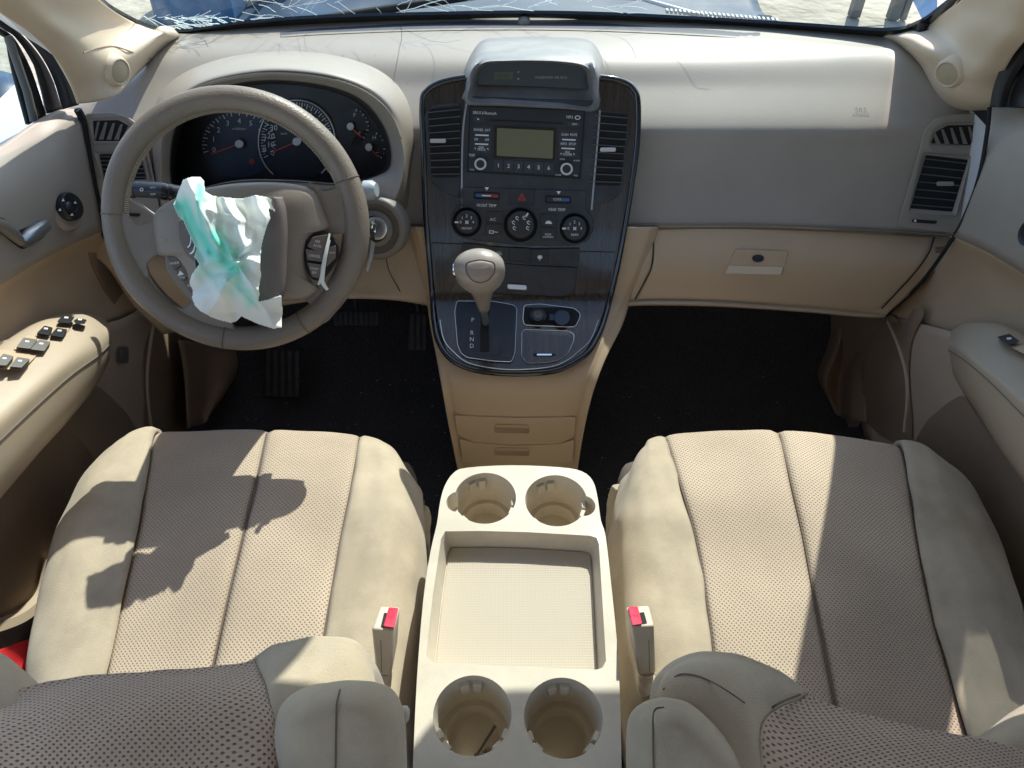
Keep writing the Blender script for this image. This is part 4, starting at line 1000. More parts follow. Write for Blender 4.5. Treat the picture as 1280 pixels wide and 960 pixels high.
# buckles
def buckle(label, tq, th, bq, red, slotq, stalk, ribs):
    b = thing('seat_belt_buckle', label, 'seat belt buckle', tuple(P(*tq[2], d=.84)))
    top_ = [P(x, y, d=d) for x, y, d in th]; bot_ = [P(x, y, d=d) for x, y, d in bq]
    o = MB(); o.hexa(bot_, top_); o.build('housing', M['cream'], b, bevel=.003, seg=3)
    n = ((top_[1]-top_[0]).cross(top_[3]-top_[0])).normalized()
    if n.dot(CAM-top_[0]) < 0: n = -n
    ST = plane_surf(top_[0], n)
    o = MB(); plate(o, ST, rnd(slotq, 1), -.001, .0006); o.build('latch_slot', M['blackm'], b)
    o = MB(); plate(o, ST, rnd(red, 2), -.001, .003); o.build('release_button', M['buckle_red'], b, bevel=.001)
    o = MB(); tc3 = (sum(p[0] for p in red)/4, sum(p[1] for p in red)/4); text(o, ST, 'PRESS', tc3[0], tc3[1], 4, .0032, 0, .8); o.build('lettering', mat('dark_red_print', (.3, .01, .02), .5), b, smooth=False)
    pts = [P(x, y, d=d) for x, y, d in stalk]
    sp = smooth3(pts, 8); rd = [.0085*(1+(.16*math.cos(i*1.5) if ribs else 0)) for i in range(len(sp))]
    MB().tube(sp, rd, 14).build('stalk', M['cream'], b)
    seam('housing_seam', [P(*p, d=dd) for p, dd in zip(((red[0][0]-10 if not ribs else 811, 800), (red[0][0]-9 if not ribs else 812, 840)), (.769, .80))], M['seam'], b, r=.0004)
buckle('cream buckle with red button standing beside the driver seat', [(473, 757), (499, 758), (491, 788), (464, 786)],
       [(475, 757, .80), (500, 758, .80), (492, 789, .77), (464, 786, .77)], [(478, 800, .845), (497, 802, .845), (489, 846, .815), (470, 844, .815)],
       [(486, 759), (498, 760), (493, 785), (479, 783)], [(480, 766), (484, 766), (481, 784), (476, 783)], [(481, 838, .82), (480, 852, .83), (478, 880, .86)], False)
buckle('cream buckle with red button and ribbed stalk beside the passenger seat', [(782, 758), (811, 756), (818, 782), (789, 784)],
       [(782, 758, .80), (811, 756, .80), (818, 782, .77), (789, 784, .77)], [(788, 800, .845), (812, 798, .845), (820, 843, .815), (798, 845, .815)],
       [(785, 759), (797, 757.5), (803, 780), (790, 782)], [(798, 766), (805, 765), (809, 779), (802, 780)], [(808, 838, .82), (808, 858, .83), (805, 890, .86)], True)
tag(patch('red_cloth', G([[(-40, 825, 'd', .93), (20, 805, 'd', .95), (48, 795, 'd', .97)], [(-40, 850, 'd', .92), (25, 830, 'd', .94), (50, 815, 'd', .97)], [(-40, 880, 'd', .9), (25, 860, 'd', .92), (50, 850, 'd', .96)]]), M['redcloth'], None, nu=8, nv=8, post=lambda u, v, p, n: n*noise.noise(p*40)*.008, solid=.003), 'red cloth tucked between the driver seat and its door', 'cloth')

# ------------------------------------------------------------------ floor
fl = []
for y, z in [(-1.6, 0), (.3, 0), (.7, 0), (1.0, .0), (1.2, .06), (1.38, .22), (1.48, .45), (1.5, .62)]:
    fl.append([Vector((x, y, z+.004*math.sin(x*9))) for x in (-.78, -.5, -.25, 0, .25, .5, .78)])
fo = patch('floor', fl, M['carpet'], None, nu=16, nv=14, post=lambda u, v, p, n: n*(noise.noise(p*16)*.006+noise.noise(p*90)*.0015))
tag(fo, kind='structure')
li = MB()
for k in range(260):
    s_ = 1 if k % 2 else -1; x = s_*random.uniform(.14, .62); y = random.uniform(.62, 1.15)
    q = random.uniform(.0004, .0014); li.box((x, y, .009+max(0, (y-1.0)*.3)), q*random.uniform(1, 3), q, q)
tag(li.build('carpet_lint', M['grey'], smooth=False), 'pale lint and crumbs scattered over the black footwell carpet', 'lint', kind='stuff')
# pedals
def pedal(name, label, quad, d, ribs, m=M['rubber'], arm=None):
    t = thing(name, label, 'pedal', tuple(P(*quad[2], d=d)))
    c = P(sum(q[0] for q in quad)/4, sum(q[1] for q in quad)/4, d=d); SP = plane_surf(c, (0, -.72, .69))
    o = MB(); o.hexa([SP(x, y, -.008) for x, y in quad], [SP(x, y, 0) for x, y in quad]); pd = o.build('pedal_pad', m, t, bevel=.003)
    x0, y0 = quad[0]; x1, y1 = quad[2]; n = ribs; o = MB()
    for i in range(n):
        x = x0+(x1-x0)*(i+.5)/n; plate(o, SP, rect(x-(x1-x0)/n*.28, y0+2.5, x+(x1-x0)/n*.28, y1-2.5), 0, .003)
    o.build('grip_ribs', M['dust'], pd, smooth=False)
    MB().tube([SP(x0*.5+x1*.5, y0+3, -.01), SP(x0*.5+x1*.5, y0-10, -.03)+Vector((0, .06, .1)), SP(x0*.5+x1*.5, y0-10, -.03)+Vector((0, .1, .25))], .006, 10).build('pedal_arm', M['black'], t)
pedal('brake_pedal', 'ribbed black brake pedal under the dashboard right of the steering wheel rim', [(416, 388), (474, 388), (474, 409), (416, 409)], 1.52, 9)
pedal('accelerator_pedal', 'narrow black ribbed pedal under the dashboard beside the center stack', [(512, 390), (536, 390), (534, 440), (508, 440)], 1.5, 3)
pedal('foot_rest', 'wide grooved black foot pedal on the carpet below the steering wheel', [(331, 436), (378, 436), (376, 498), (328, 498)], 1.6, 5)
# brown kick trims of the footwells
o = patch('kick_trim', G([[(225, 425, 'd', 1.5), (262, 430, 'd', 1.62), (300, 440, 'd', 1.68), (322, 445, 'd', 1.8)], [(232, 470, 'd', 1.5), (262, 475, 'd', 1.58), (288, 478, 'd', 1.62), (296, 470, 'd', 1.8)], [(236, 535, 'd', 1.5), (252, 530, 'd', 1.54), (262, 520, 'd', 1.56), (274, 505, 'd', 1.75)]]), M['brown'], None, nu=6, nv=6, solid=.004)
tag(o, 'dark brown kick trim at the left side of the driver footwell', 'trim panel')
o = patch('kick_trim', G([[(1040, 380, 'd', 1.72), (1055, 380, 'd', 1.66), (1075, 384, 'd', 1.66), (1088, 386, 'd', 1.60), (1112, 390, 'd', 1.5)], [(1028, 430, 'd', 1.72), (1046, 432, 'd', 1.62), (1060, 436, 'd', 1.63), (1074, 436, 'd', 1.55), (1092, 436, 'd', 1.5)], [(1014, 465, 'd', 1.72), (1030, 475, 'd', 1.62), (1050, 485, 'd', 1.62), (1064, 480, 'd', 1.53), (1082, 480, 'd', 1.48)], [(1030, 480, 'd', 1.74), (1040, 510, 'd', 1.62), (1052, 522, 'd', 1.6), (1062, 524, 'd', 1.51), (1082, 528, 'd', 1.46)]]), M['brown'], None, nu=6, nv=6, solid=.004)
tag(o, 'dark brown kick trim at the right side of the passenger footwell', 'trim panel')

# ------------------------------------------------------------------ doors
def door(side):
    s = -1 if side == 'L' else 1
    lab = 'left door panel with four pairs of window switches and a round mirror knob' if side == 'L' else 'right door panel with a single window switch on its armrest'
    d = thing('door_panel', lab, 'car door', (s*.72, .8, 0))
    if side == 'L':
        up = G([[(-90, 225, 'x', -.72), (-10, 188, 'x', -.72), (42, 153, 'x', -.72), (72, 138, 'x', -.715), (98, 136, 'x', -.705)],
                [(-90, 270, 'x', -.70), (-10, 225, 'x', -.70), (45, 190, 'x', -.70), (78, 168, 'x', -.695), (103, 162, 'x', -.69)],
                [(-90, 330, 'x', -.69), (-10, 280, 'x', -.69), (45, 248, 'x', -.69), (84, 226, 'x', -.685), (114, 218, 'x', -.685)],
                [(-90, 395, 'x', -.70), (-10, 362, 'x', -.70), (40, 332, 'x', -.70), (86, 308, 'x', -.695), (128, 288, 'x', -.69)]])
        patch('upper_panel', up, M['taupe'], d, nu=8, nv=6, solid=.004)
        lo = G([[(-90, 394, 'x', -.702), (-10, 361, 'x', -.702), (40, 331, 'x', -.702), (86, 307, 'x', -.697), (128, 287, 'x', -.692)],
                [(-90, 400, 'x', -.725), (-10, 372, 'x', -.73), (42, 345, 'x', -.73), (92, 322, 'x', -.725), (140, 312, 'x', -.715)],
                [(-90, 440, 'x', -.73), (-10, 410, 'x', -.735), (45, 385, 'x', -.735), (105, 365, 'x', -.73), (165, 350, 'x', -.72)],
                [(-90, 470, 'x', -.725), (-10, 445, 'x', -.725), (50, 425, 'x', -.725), (125, 410, 'x', -.72), (200, 372, 'x', -.70)]])
        patch('middle_panel', lo, M['beige'], d, nu=8, nv=6, solid=.004)
        arm = [[(-90, 490, 'x', -.72), (-20, 443, 'x', -.72), (38, 406, 'x', -.72), (75, 394, 'x', -.72), (105, 391, 'x', -.72), (130, 397, 'x', -.71)],
               [(-90, 500, 'x', -.68), (-20, 452, 'x', -.68), (40, 415, 'x', -.68), (78, 402, 'x', -.68), (108, 398, 'x', -.685), (134, 403, 'x', -.695)],
               [(-90, 585, 'x', -.615), (-15, 520, 'x', -.615), (45, 470, 'x', -.615), (85, 440, 'x', -.62), (115, 422, 'x', -.635), (137, 415, 'x', -.665)],
               [(-90, 640, 'x', -.605), (-15, 565, 'x', -.605), (48, 505, 'x', -.605), (90, 468, 'x', -.61), (122, 445, 'x', -.625), (139, 428, 'x', -.66)],
               [(-90, 720, 'x', -.62), (-15, 635, 'x', -.62), (45, 565, 'x', -.62), (86, 520, 'x', -.625), (118, 480, 'x', -.64), (137, 446, 'x', -.665)],
               [(-90, 725, 'x', -.70), (-15, 640, 'x', -.70), (45, 570, 'x', -.70), (86, 525, 'x', -.70), (118, 486, 'x', -.70), (137, 450, 'x', -.70)]]
        xp = -.702
        lowp = [[(-90, 450), (10, 425), (90, 405), (150, 400), (205, 368)], [(-90, 600), (10, 560), (90, 500), (160, 470), (236, 440)], [(-90, 720), (10, 680), (90, 600), (170, 545), (242, 490)], [(-90, 900), (10, 840), (90, 700), (175, 610), (240, 560)]]
        pocket = [(-90, 600), (0, 560), (60, 500), (121, 481), (140, 497), (160, 518), (176, 546), (170, 565), (130, 590), (90, 645), (62, 712), (50, 745), (30, 762), (0, 775), (-90, 790)]
        gl = [(-60, 790), (0, 775), (30, 764), (52, 742)]
        kick = [(205, 372), (225, 400), (240, 440), (243, 490), (234, 545), (185, 552), (182, 500), (181, 440), (196, 395)]
    else:
        up = G([[(1236, 131, 'x', .72), (1262, 131, 'x', .73), (1285, 128, 'x', .735), (1360, 120, 'x', .74)],
                [(1232, 165, 'x', .70), (1262, 168, 'x', .71), (1290, 172, 'x', .715), (1360, 190, 'x', .72)],
                [(1220, 225, 'x', .69), (1255, 238, 'x', .70), (1290, 250, 'x', .70), (1360, 280, 'x', .70)],
                [(1192, 296, 'x', .69), (1232, 314, 'x', .70), (1285, 346, 'x', .70), (1360, 390, 'x', .70)]])
        patch('upper_panel', up, M['taupe'], d, nu=8, nv=6, solid=.004)
        lo = G([[(1191, 295, 'x', .692), (1231, 313, 'x', .702), (1285, 345, 'x', .702), (1360, 389, 'x', .702)],
                [(1180, 318, 'x', .715), (1222, 335, 'x', .725), (1285, 362, 'x', .73), (1360, 400, 'x', .73)],
                [(1152, 355, 'x', .72), (1205, 372, 'x', .73), (1285, 395, 'x', .735), (1360, 430, 'x', .735)],
                [(1112, 392, 'x', .70), (1190, 420, 'x', .72), (1285, 440, 'x', .725), (1360, 470, 'x', .725)]])
        patch('middle_panel', lo, M['beige'], d, nu=8, nv=6, solid=.004)
        arm = [[(1360, 470, 'x', .72), (1290, 424, 'x', .72), (1255, 406, 'x', .72), (1225, 402, 'x', .72), (1205, 404, 'x', .71), (1190, 412, 'x', .705)],
               [(1360, 480, 'x', .68), (1288, 432, 'x', .68), (1252, 413, 'x', .68), (1222, 407, 'x', .685), (1202, 409, 'x', .69), (1188, 418, 'x', .69)],
               [(1360, 560, 'x', .615), (1285, 495, 'x', .615), (1245, 462, 'x', .62), (1215, 440, 'x', .63), (1198, 430, 'x', .65), (1186, 428, 'x', .67)],
               [(1360, 590, 'x', .605), (1285, 525, 'x', .605), (1245, 485, 'x', .61), (1215, 458, 'x', .62), (1196, 444, 'x', .645), (1186, 438, 'x', .665)],
               [(1360, 690, 'x', .62), (1285, 600, 'x', .62), (1245, 545, 'x', .625), (1220, 505, 'x', .635), (1202, 480, 'x', .65), (1190, 460, 'x', .67)],
               [(1360, 700, 'x', .70), (1285, 610, 'x', .70), (1245, 555, 'x', .70), (1220, 515, 'x', .70), (1202, 488, 'x', .70), (1190, 465, 'x', .70)]]
        xp = .702
        lowp = [[(1105, 393), (1190, 415), (1285, 440), (1360, 470)], [(1082, 440), (1165, 480), (1285, 560), (1360, 600)], [(1076, 490), (1155, 560), (1285, 680), (1360, 740)], [(1080, 545), (1170, 640), (1285, 840), (1360, 900)]]
        pocket = [(1204, 492), (1185, 503), (1160, 524), (1145, 548), (1142, 562), (1165, 590), (1195, 625), (1230, 680), (1262, 745), (1360, 800), (1360, 640), (1285, 610), (1235, 540)]
        kick = [(1112, 394), (1128, 405), (1143, 385), (1155, 392), (1140, 425), (1136, 470), (1140, 530), (1134, 560), (1085, 530), (1078, 480), (1088, 430)]
    patch('lower_panel', [[P(x, y, x=xp) for x, y in r] for r in lowp], M['door_low'], d, nu=6, nv=6, solid=.004)
    n_ = (-s, 0, 0)
    SX = plane_surf((xp, .8, .3), n_)
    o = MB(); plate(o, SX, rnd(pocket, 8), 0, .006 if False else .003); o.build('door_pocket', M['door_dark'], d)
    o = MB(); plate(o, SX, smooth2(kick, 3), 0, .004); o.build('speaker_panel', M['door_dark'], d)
    am = patch('armrest', G(arm), M['cream'] if side == 'L' else M['pillar'], d, nu=8, nv=6)
    seam('armrest_seam', [p+Vector((-s*.001, 0, .0005)) for p in G(arm)[3]], M['taupe_d'], am, r=.0007)
    return d, am, SX
dl, aml, SXL = door('L'); dr_, amr, SXR = door('R')
for p_ in (aml, amr): p_.data.materials[0] = mat('armrest_beige', (.45, .36, .265), .5, .3, 800, .06, 6)
# pocket lip of left door
seam('pocket_lip', [SXL(x, y, .012) for x, y in [(-60, 800), (0, 784), (32, 768), (54, 742), (64, 700)]], mat('pocket_lip', (.4, .31, .22), .6), dl, r=.012)
seam('door_trim_line', [SXR(x, y, .006) for x, y in [(1110, 402), (1122, 430), (1132, 465), (1134, 500), (1130, 540)]], M['door_low'], dr_, r=.003)
seam('door_trim_line', [SXL(x, y, .006) for x, y in [(194, 395), (188, 430), (184, 470), (186, 510), (192, 550)]], M['door_low'], dl, r=.003)
seam('door_gap', [P(x, y, x=-.692) for x, y in [(97, 137), (103, 150), (108, 180), (114, 218), (130, 288), (139, 300)]], M['blackm'], dl, r=.006)
seam('door_gap', [P(x, y, x=.692) for x, y in [(1237, 134), (1234, 165), (1224, 220), (1208, 265), (1191, 298), (1150, 355), (1106, 396)]], M['blackm'], dr_, r=.003)
# mirror adjuster knob
SU = plane_surf(P(82, 260, x=-.688), (1, -.1, .25))
o = MB(); o.lathe(SU(81, 264, -.004), (1, -.1, .25), [(.030, -.004), (.029, .004), (.024, .008)], 32); o.build('knob_bezel', M['taupe'], dl)
o = MB(); o.lathe(SU(83, 259, .004), (1, -.1, .25), [(.0215, -.006), (.0215, .010), (.0195, .013), (.009, .0125), (.008, .011)], 36); mk = o.build('mirror_knob', M['black'], dl)
o = MB(); o.lathe(SU(84, 258, .018), (1, -.1, .25), [(.0065, -.004), (.0065, .004), (.004, .006)], 20); o.build('knob_center', M['dust'], mk)
o = MB()
for dx, dy in ((-5, -8), (10, -5), (6, 10), (-9, 4)): plate(o, lambda x, y, h=0: SU(x, y, h), [(84+dx-2, 258+dy+1.5), (84+dx+2, 258+dy+1.5), (84+dx, 258+dy-2)], .0165, .0178)
o.build('arrow_marks', M['white'], mk)
# door handle
fd = surf_on([c for c in dl.children if c.name.startswith('upper_panel')][0])
SU = lambda px, py, h=0: fd(max(px, -40), py, h)
dh = skin('handle_recess', fd, rnd([(-20, 266), (5, 272), (14, 284), (27, 288), (50, 276), (60, 282), (59, 296), (40, 308), (28, 314), (14, 304), (0, 292), (-20, 286)], 5), M['blackm'], dl, .001)
o = MB(); o.tube([SU(27, 303, .004), SU(36, 296, .009), SU(48, 287, .009), SU(56, 282, .003)], [.008, .0105, .0105, .009], 14, flat=1.1); o.build('door_handle', mat('satin_steel', (.3, .32, .34), .3, metal=.7), dh)
o = MB(); o.tube([SU(-12, 275, .003), SU(4, 283, .007), SU(16, 292, .007), SU(27, 303, .003)], [.007, .009, .009, .006], 12); o.build('door_handle', M['taupe_d'], dh)
# window switches on the left armrest
SA = lambda px, py, h=0: towards(P(px, py, x=interp([(0, -.655), (60, -.655), (110, -.665)], px)), h)
def asurf(arm_obj): pass
pn = (P(110, 398, x=-.68)-P(-20, 452, x=-.68)).cross(P(45, 470, x=-.615)-P(40, 415, x=-.68)).normalized()
if pn.dot(CAM-P(45, 440, x=-.65)) < 0: pn = -pn
SA = plane_surf(P(45, 440, x=-.652), pn)
z8 = Z(0, 220, 3.694)
sets = [[(262, 675), (290, 640), (345, 652), (325, 680)], [(338, 668), (362, 655), (402, 664), (390, 684), (350, 682)],
        [(170, 725), (205, 690), (245, 700), (225, 735)], [(232, 735), (262, 700), (312, 708), (290, 745)],
        [(75, 790), (110, 745), (175, 755), (140, 798)], [(140, 800), (180, 755), (235, 765), (205, 808)],
        [(-30, 872), (15, 820), (65, 832), (30, 875)], [(45, 880), (80, 835), (140, 845), (100, 885)]]
for i, q in enumerate(sets):
    if i < 4: m_ = M['black']
    else: m_ = mat('grey_switch', (.16, .15, .14), .4)
    o = MB(); plate(o, SA, rnd(z8(q), 1.5), .008, .016); w = o.build('window_switch', m_, aml, bevel=.0015)
    c = (sum(p[0] for p in z8(q))/len(q), sum(p[1] for p in z8(q))/len(q))
    o = MB(); plate(o, SA, [(c[0]-2, c[1]-3.5), (c[0]+3, c[1]-3), (c[0]+2.4, c[1]-1.2), (c[0]-2.4, c[1]-1.6)], .016, .0165); o.build('marking', M['white'], w)
for q in ([(60, 800), (120, 735), (245, 755), (205, 818)], [(-60, 890), (0, 800), (180, 818), (105, 895)], [(160, 740), (200, 682), (325, 700), (290, 752)]):
    o = MB(); plate(o, SA, rnd(z8(q), 3), .004, .0085); o.build('switch_recess', M['beige'], aml, bevel=.001)
o = MB(); plate(o, SXL, rnd(rect(147, 433, 161, 454), 4), .002, .007); w = o.build('lock_switch', M['taupe_d'], dl, bevel=.002)
o = MB(); plate(o, SXL, rnd(rect(150, 437, 158, 450), 3), .007, .011); o.build('lock_rocker', M['silver'], w, bevel=.001)
# right armrest switch
pn = (P(1222, 407, x=.68)-P(1288, 432, x=.68)).cross(P(1245, 462, x=.62)-P(1252, 413, x=.68)).normalized()
if pn.dot(CAM-P(1250, 440, x=.65)) < 0: pn = -pn
SAR = plane_surf(P(1262, 430, x=.66), pn)
o = MB(); plate(o, SAR, rnd([(1246, 421), (1262, 417), (1275, 427), (1260, 431)], 1.5), .002, .012); w = o.build('window_switch', M['black'], amr, bevel=.0015)
o = MB(); plate(o, SAR, [(1258, 422), (1264, 421.5), (1264.5, 424), (1259, 424.5)], .012, .0125); o.build('marking', M['white'], w)
o = MB(); plate(o, SAR, rnd([(1262, 433), (1290, 430), (1310, 450), (1285, 445)], 3), .002, .007); o.build('switch_recess', M['beige'], amr, bevel=.001)
o = MB(); o.lathe(P(1289, 292, x=.697), (-1, 0, .1), [(.018, -.01), (.017, .006), (.013, .004)], 28); o.build('handle_bezel', M['black'], dr_)

# ------------------------------------------------------------------ pillars, seals, side windows
pl_ = thing('pillar_trim', 'sunlit beige windshield pillar trim on the left with a round speaker', 'pillar trim', tuple(P(100, 128, x=-.70)))
g = G([[(228, 46, 'z', .70), (205, 62, 'z', .695), (170, 94, 'z', .69), (148, 118, 'y', 1.12), (120, 127, 'y', 1.10), (96, 130, 'y', 1.09)],
       [(205, 41, 'z', .735), (190, 50, 'z', .735), (160, 75, 'y', 1.17), (135, 92, 'y', 1.12), (110, 100, 'y', 1.09), (88, 104, 'y', 1.07)],
       [(172, 30, 'y', 1.30), (158, 38, 'y', 1.25), (132, 52, 'y', 1.15), (108, 62, 'y', 1.08), (85, 68, 'y', 1.04), (67, 70, 'y', 1.02)],
       [(140, 12, 'y', 1.20), (122, 18, 'y', 1.15), (95, 28, 'y', 1.07), (72, 35, 'y', 1.0), (50, 42, 'y', .97), (36, 40, 'y', .95)],
       [(105, -18, 'y', 1.08), (85, -10, 'y', 1.03), (58, -2, 'y', .97), (35, 5, 'y', .92), (12, 12, 'y', .89), (-5, 12, 'y', .87)],
       [(20, -110, 'y', .86), (5, -105, 'y', .84), (-20, -95, 'y', .80), (-45, -85, 'y', .76), (-70, -75, 'y', .73), (-90, -65, 'y', .71)]])
patch('pillar_cover', g, M['pillar'], pl_, nu=6, nv=8, solid=.018)
def speaker(par, px, py, n, r):
    f = surf_on(par.children[0]); c = f(px, py); n = (Vector(n).normalized()*.5+f.nrm(px, py)).normalized(); c = c+n*.003
    o = MB(); o.lathe(c, n, [(r*1.6, -.012), (r*1.4, .0), (r*1.2, .007), (r*1.1, .0075), (r*1.01, .005)], 36); o.build('speaker_ring', M['pillar'], par)
    o = MB(); o.lathe(c+n*.001, n, [(r*1.02, -.01), (r*1.0, .0045), (r*.8, .006), (r*.02, .0065)], 36); o.build('speaker_grille', mat('speaker_beige', (.40, .32, .22), .7, .6, 500), par)
MB().tube(smooth3([(r[3]+r[4])/2+Vector((-.03, .03, 0)) for r in g], 4), .024, 10).build('pillar_frame', M['bodyshell'], pl_)
speaker(pl_, 144, 88, (.78, -.58, .2), .0165)
seam('trim_line', [surf_on(pl_.children[0])(x, y, .0005) for x, y, yy in [(104, 66, 1.08), (122, 60, 1.12), (142, 58, 1.15), (165, 65, 1.19), (190, 74, 1.245)]], mat('pillar_line', (.33, .25, .18), .8), pl_, r=.0012)
pr_ = thing('pillar_trim', 'shaded beige windshield pillar trim on the right with a round speaker', 'pillar trim', tuple(P(1205, 128, x=.70)))
g = G([[(1102, 47, 'z', .70), (1122, 58, 'z', .695), (1148, 80, 'z', .69), (1180, 110, 'y', 1.14), (1205, 128, 'y', 1.11), (1242, 133, 'y', 1.09)],
       [(1128, 41, 'z', .725), (1142, 50, 'y', 1.24), (1162, 66, 'y', 1.16), (1192, 88, 'y', 1.12), (1215, 100, 'y', 1.09), (1249, 106, 'y', 1.07)],
       [(1158, 30, 'y', 1.29), (1170, 38, 'y', 1.24), (1190, 50, 'y', 1.16), (1214, 64, 'y', 1.10), (1236, 74, 'y', 1.05), (1262, 76, 'y', 1.02)],
       [(1185, 12, 'y', 1.21), (1198, 18, 'y', 1.17), (1216, 28, 'y', 1.10), (1238, 38, 'y', 1.03), (1258, 46, 'y', .98), (1285, 46, 'y', .95)],
       [(1212, -10, 'y', 1.12), (1225, -5, 'y', 1.08), (1245, 2, 'y', 1.02), (1265, 8, 'y', .96), (1285, 12, 'y', .92), (1315, 8, 'y', .88)],
       [(1290, -110, 'y', .86), (1305, -105, 'y', .84), (1330, -95, 'y', .80), (1350, -85, 'y', .76), (1375, -75, 'y', .73), (1400, -65, 'y', .71)]])
g.insert(0, [p+Vector((.04 if p.x > 0 else -.04, .08, -.05)) for p in g[0]])
patch('pillar_cover', g, M['pillar'], pr_, nu=6, nv=8, solid=.018)
pg = [[r[1]+Vector((.02, .03, .0)), (r[0]+r[5])/2+Vector((.05, .05, .03)), r[5]+Vector((.06, .03, .02)), r[5]+(r[5]-r[0])*.35+Vector((.07, 0, 0))] for r in g[1:]]  # outer pillar sheet, widened out of view to block sun past the trim
pg.append([Vector((.56, .80, 1.24)), Vector((.60, .76, 1.27)), Vector((.66, .70, 1.28)), Vector((.70, .62, 1.27))])
patch('pillar_frame', pg, M['black'], pr_, nu=5, nv=5, solid=.02)
speaker(pr_, 1189, 90, (-.78, -.58, .2), .0165)

def band_strip(name, c1, c2, m, par, nu=8, bulge=.01):
    g = [[a for a in c1], [((a+b)/2+(CAM-(a+b)/2).normalized()*bulge) for a, b in zip(c1, c2)], [b for b in c2]]
    return patch(name, g, m, par, nu=nu, nv=5, solid=.008)
lw = thing('window_seal', 'black rubber door seal and frame around the left window corner', 'weather strip', tuple(P(80, 130, x=-.71)))
A = lambda pts, x: [P(a, b, x=x) for a, b in pts]
xx = -.715
band_strip('outer_seal', A([(-60, -42), (0, 4), (30, 27), (62, 60), (84, 95), (99, 131)], -.69), A([(-60, -25), (0, 18), (26, 40), (50, 68), (66, 98), (78, 137)], -.71), M['rubber'], lw)
band_strip('inner_seal', A([(-60, -22), (0, 20), (26, 42), (50, 70), (66, 100), (78, 137)], -.722), A([(-60, -5), (0, 34), (20, 48), (40, 78), (52, 110), (60, 142)], -.73), M['black'], lw, bulge=.004)
band_strip('door_frame', A([(-60, 8), (0, 36), (18, 48), (36, 80), (48, 112), (58, 144)], -.735), A([(-60, 12), (0, 44), (6, 52), (16, 84), (26, 120), (36, 156)], -.745), M['blackm'], lw, bulge=.003)
MB().tube(A([(10, 45), (22, 80), (34, 115), (43, 152)], -.735), .006, 8).build('glass_run', mat('run_grey', (.1, .1, .1), .5), lw)
rw = thing('window_seal', 'black rubber door seal and frame around the right window corner', 'weather strip', tuple(P(1250, 130, x=.71)))
band_strip('outer_seal', A([(1340, -10), (1295, 32), (1272, 52), (1254, 78), (1242, 108), (1237, 134)], .69), A([(1360, 25), (1310, 55), (1288, 72), (1272, 92), (1262, 115), (1258, 134)], .705), M['rubber'], rw)
band_strip('door_frame', A([(1360, 27), (1310, 57), (1288, 73), (1272, 93), (1262, 115), (1258, 134)], .71), A([(1420, 60), (1360, 80), (1330, 92), (1310, 105), (1300, 118), (1296, 136)], .73), M['black'], rw, bulge=.004)
# side glass
gl = MB(); gl.add(A([(-120, -20), (5, 40), (38, 158), (-120, 260)], -.75), [(0, 1, 2, 3)])
tag(gl.build('side_window', M['sideglass']), 'left side window pane behind the black door frame', 'window')
gl = MB(); gl.add([Vector((.775, 1.2, .72)), Vector((.775, -.1, .72)), Vector((.71, -.1, 1.3)), Vector((.70, .72, 1.28)), Vector((.74, 1.0, .98))], [(0, 1, 2, 3, 4)])
tag(gl.build('side_window', glass('sun_dimming_glass', (.16, .18, .18), .08)), 'right side window pane with tint added to dim the sun, above the right door panel', 'window')  # dark tint added to cut the sun on the passenger seat
# side mirror seen through the glass
o = MB(); o.lathe(P(0, 150, x=-.93), (0, 1, 0), [(.02, -.06), (.09, -.055), (.105, -.02), (.10, .03), (.06, .07), (.01, .08)], 28, sx=1, sy=.8)
tag(o.build('side_mirror', mat('dark_blue_mirror_shell', (.02, .06, .13), .3, var=.2)), 'dark blue outside mirror seen through the left side window', 'mirror')

# ------------------------------------------------------------------ windshield
ws = thing('windshield', 'large cracked windshield above the dashboard', 'windshield', (0, 1.4, .7))
wb = [(60, -60), (118, -2), (150, 22), (188, 38), (225, 44), (300, 34), (400, 27), (520, 22), (650, 19.5), (760, 22), (900, 29), (1000, 37), (1110, 44), (1150, 34), (1180, 14), (1208, -12), (1260, -70)]
def wz(x, y): return .715
# glass surface: plane through base row rising rearward, slightly curved
def WS(px, py, h=0):
    r = ray(px, py); lo, hi = .3, 3.0
    f = lambda d: (lambda p: (p.z-.705)-.80*((1.44-.09*(p.x/.65)**2)-p.y))(CAM+r*d)
    for _ in range(40):
        mid = (lo+hi)/2
        if f(mid) < 0: lo = mid
        else: hi = mid
    return CAM+r*(lo-h)
def gpt(x, t):   # world param, t from base 0 to header 1
    y0 = 1.44-.09*(x/.65)**2; y = y0-.80*t; return Vector((x*(1-.10*t), y, .705+.80*(y0-y)))
g = [[gpt(x, t) for x in (-.66, -.5, -.33, -.16, 0, .16, .33, .5, .66)] for t in (-.03, .25, .5, .75, 1.0)]
patch('pane', g, M['glass'], ws, nu=6, nv=6)
fb = [WS(x, y, 0) for x, y in smooth2(wb, 5, False)]
wn = Vector((0, .62, .78))
def ribbon(name, pts, w, m, par, th=.003):
    o = MB(); o.tube(pts, w, 8, flat=.25, upv=None); return o.build(name, m, par)
o = MB()
inner = smooth2(wb, 5, False)
outer = smooth2([(60+20, -60-10), (118+7, -7), (154, 15), (190, 31), (228, 36), (300, 26), (400, 18.5), (520, 15), (650, 13), (760, 15), (900, 22), (1000, 28), (1108, 34.5), (1146, 26), (1173, 8), (1200, -17), (1250, -75)], 5, False)
a = [WS(x, y, 0) for x, y in inner]; b = [WS(x, y, 0) for x, y in outer]; n = len(a)
a2 = [p-Vector((0, .003, .004)) for p in a]; b2 = [p-Vector((0, .003, .004)) for p in b]
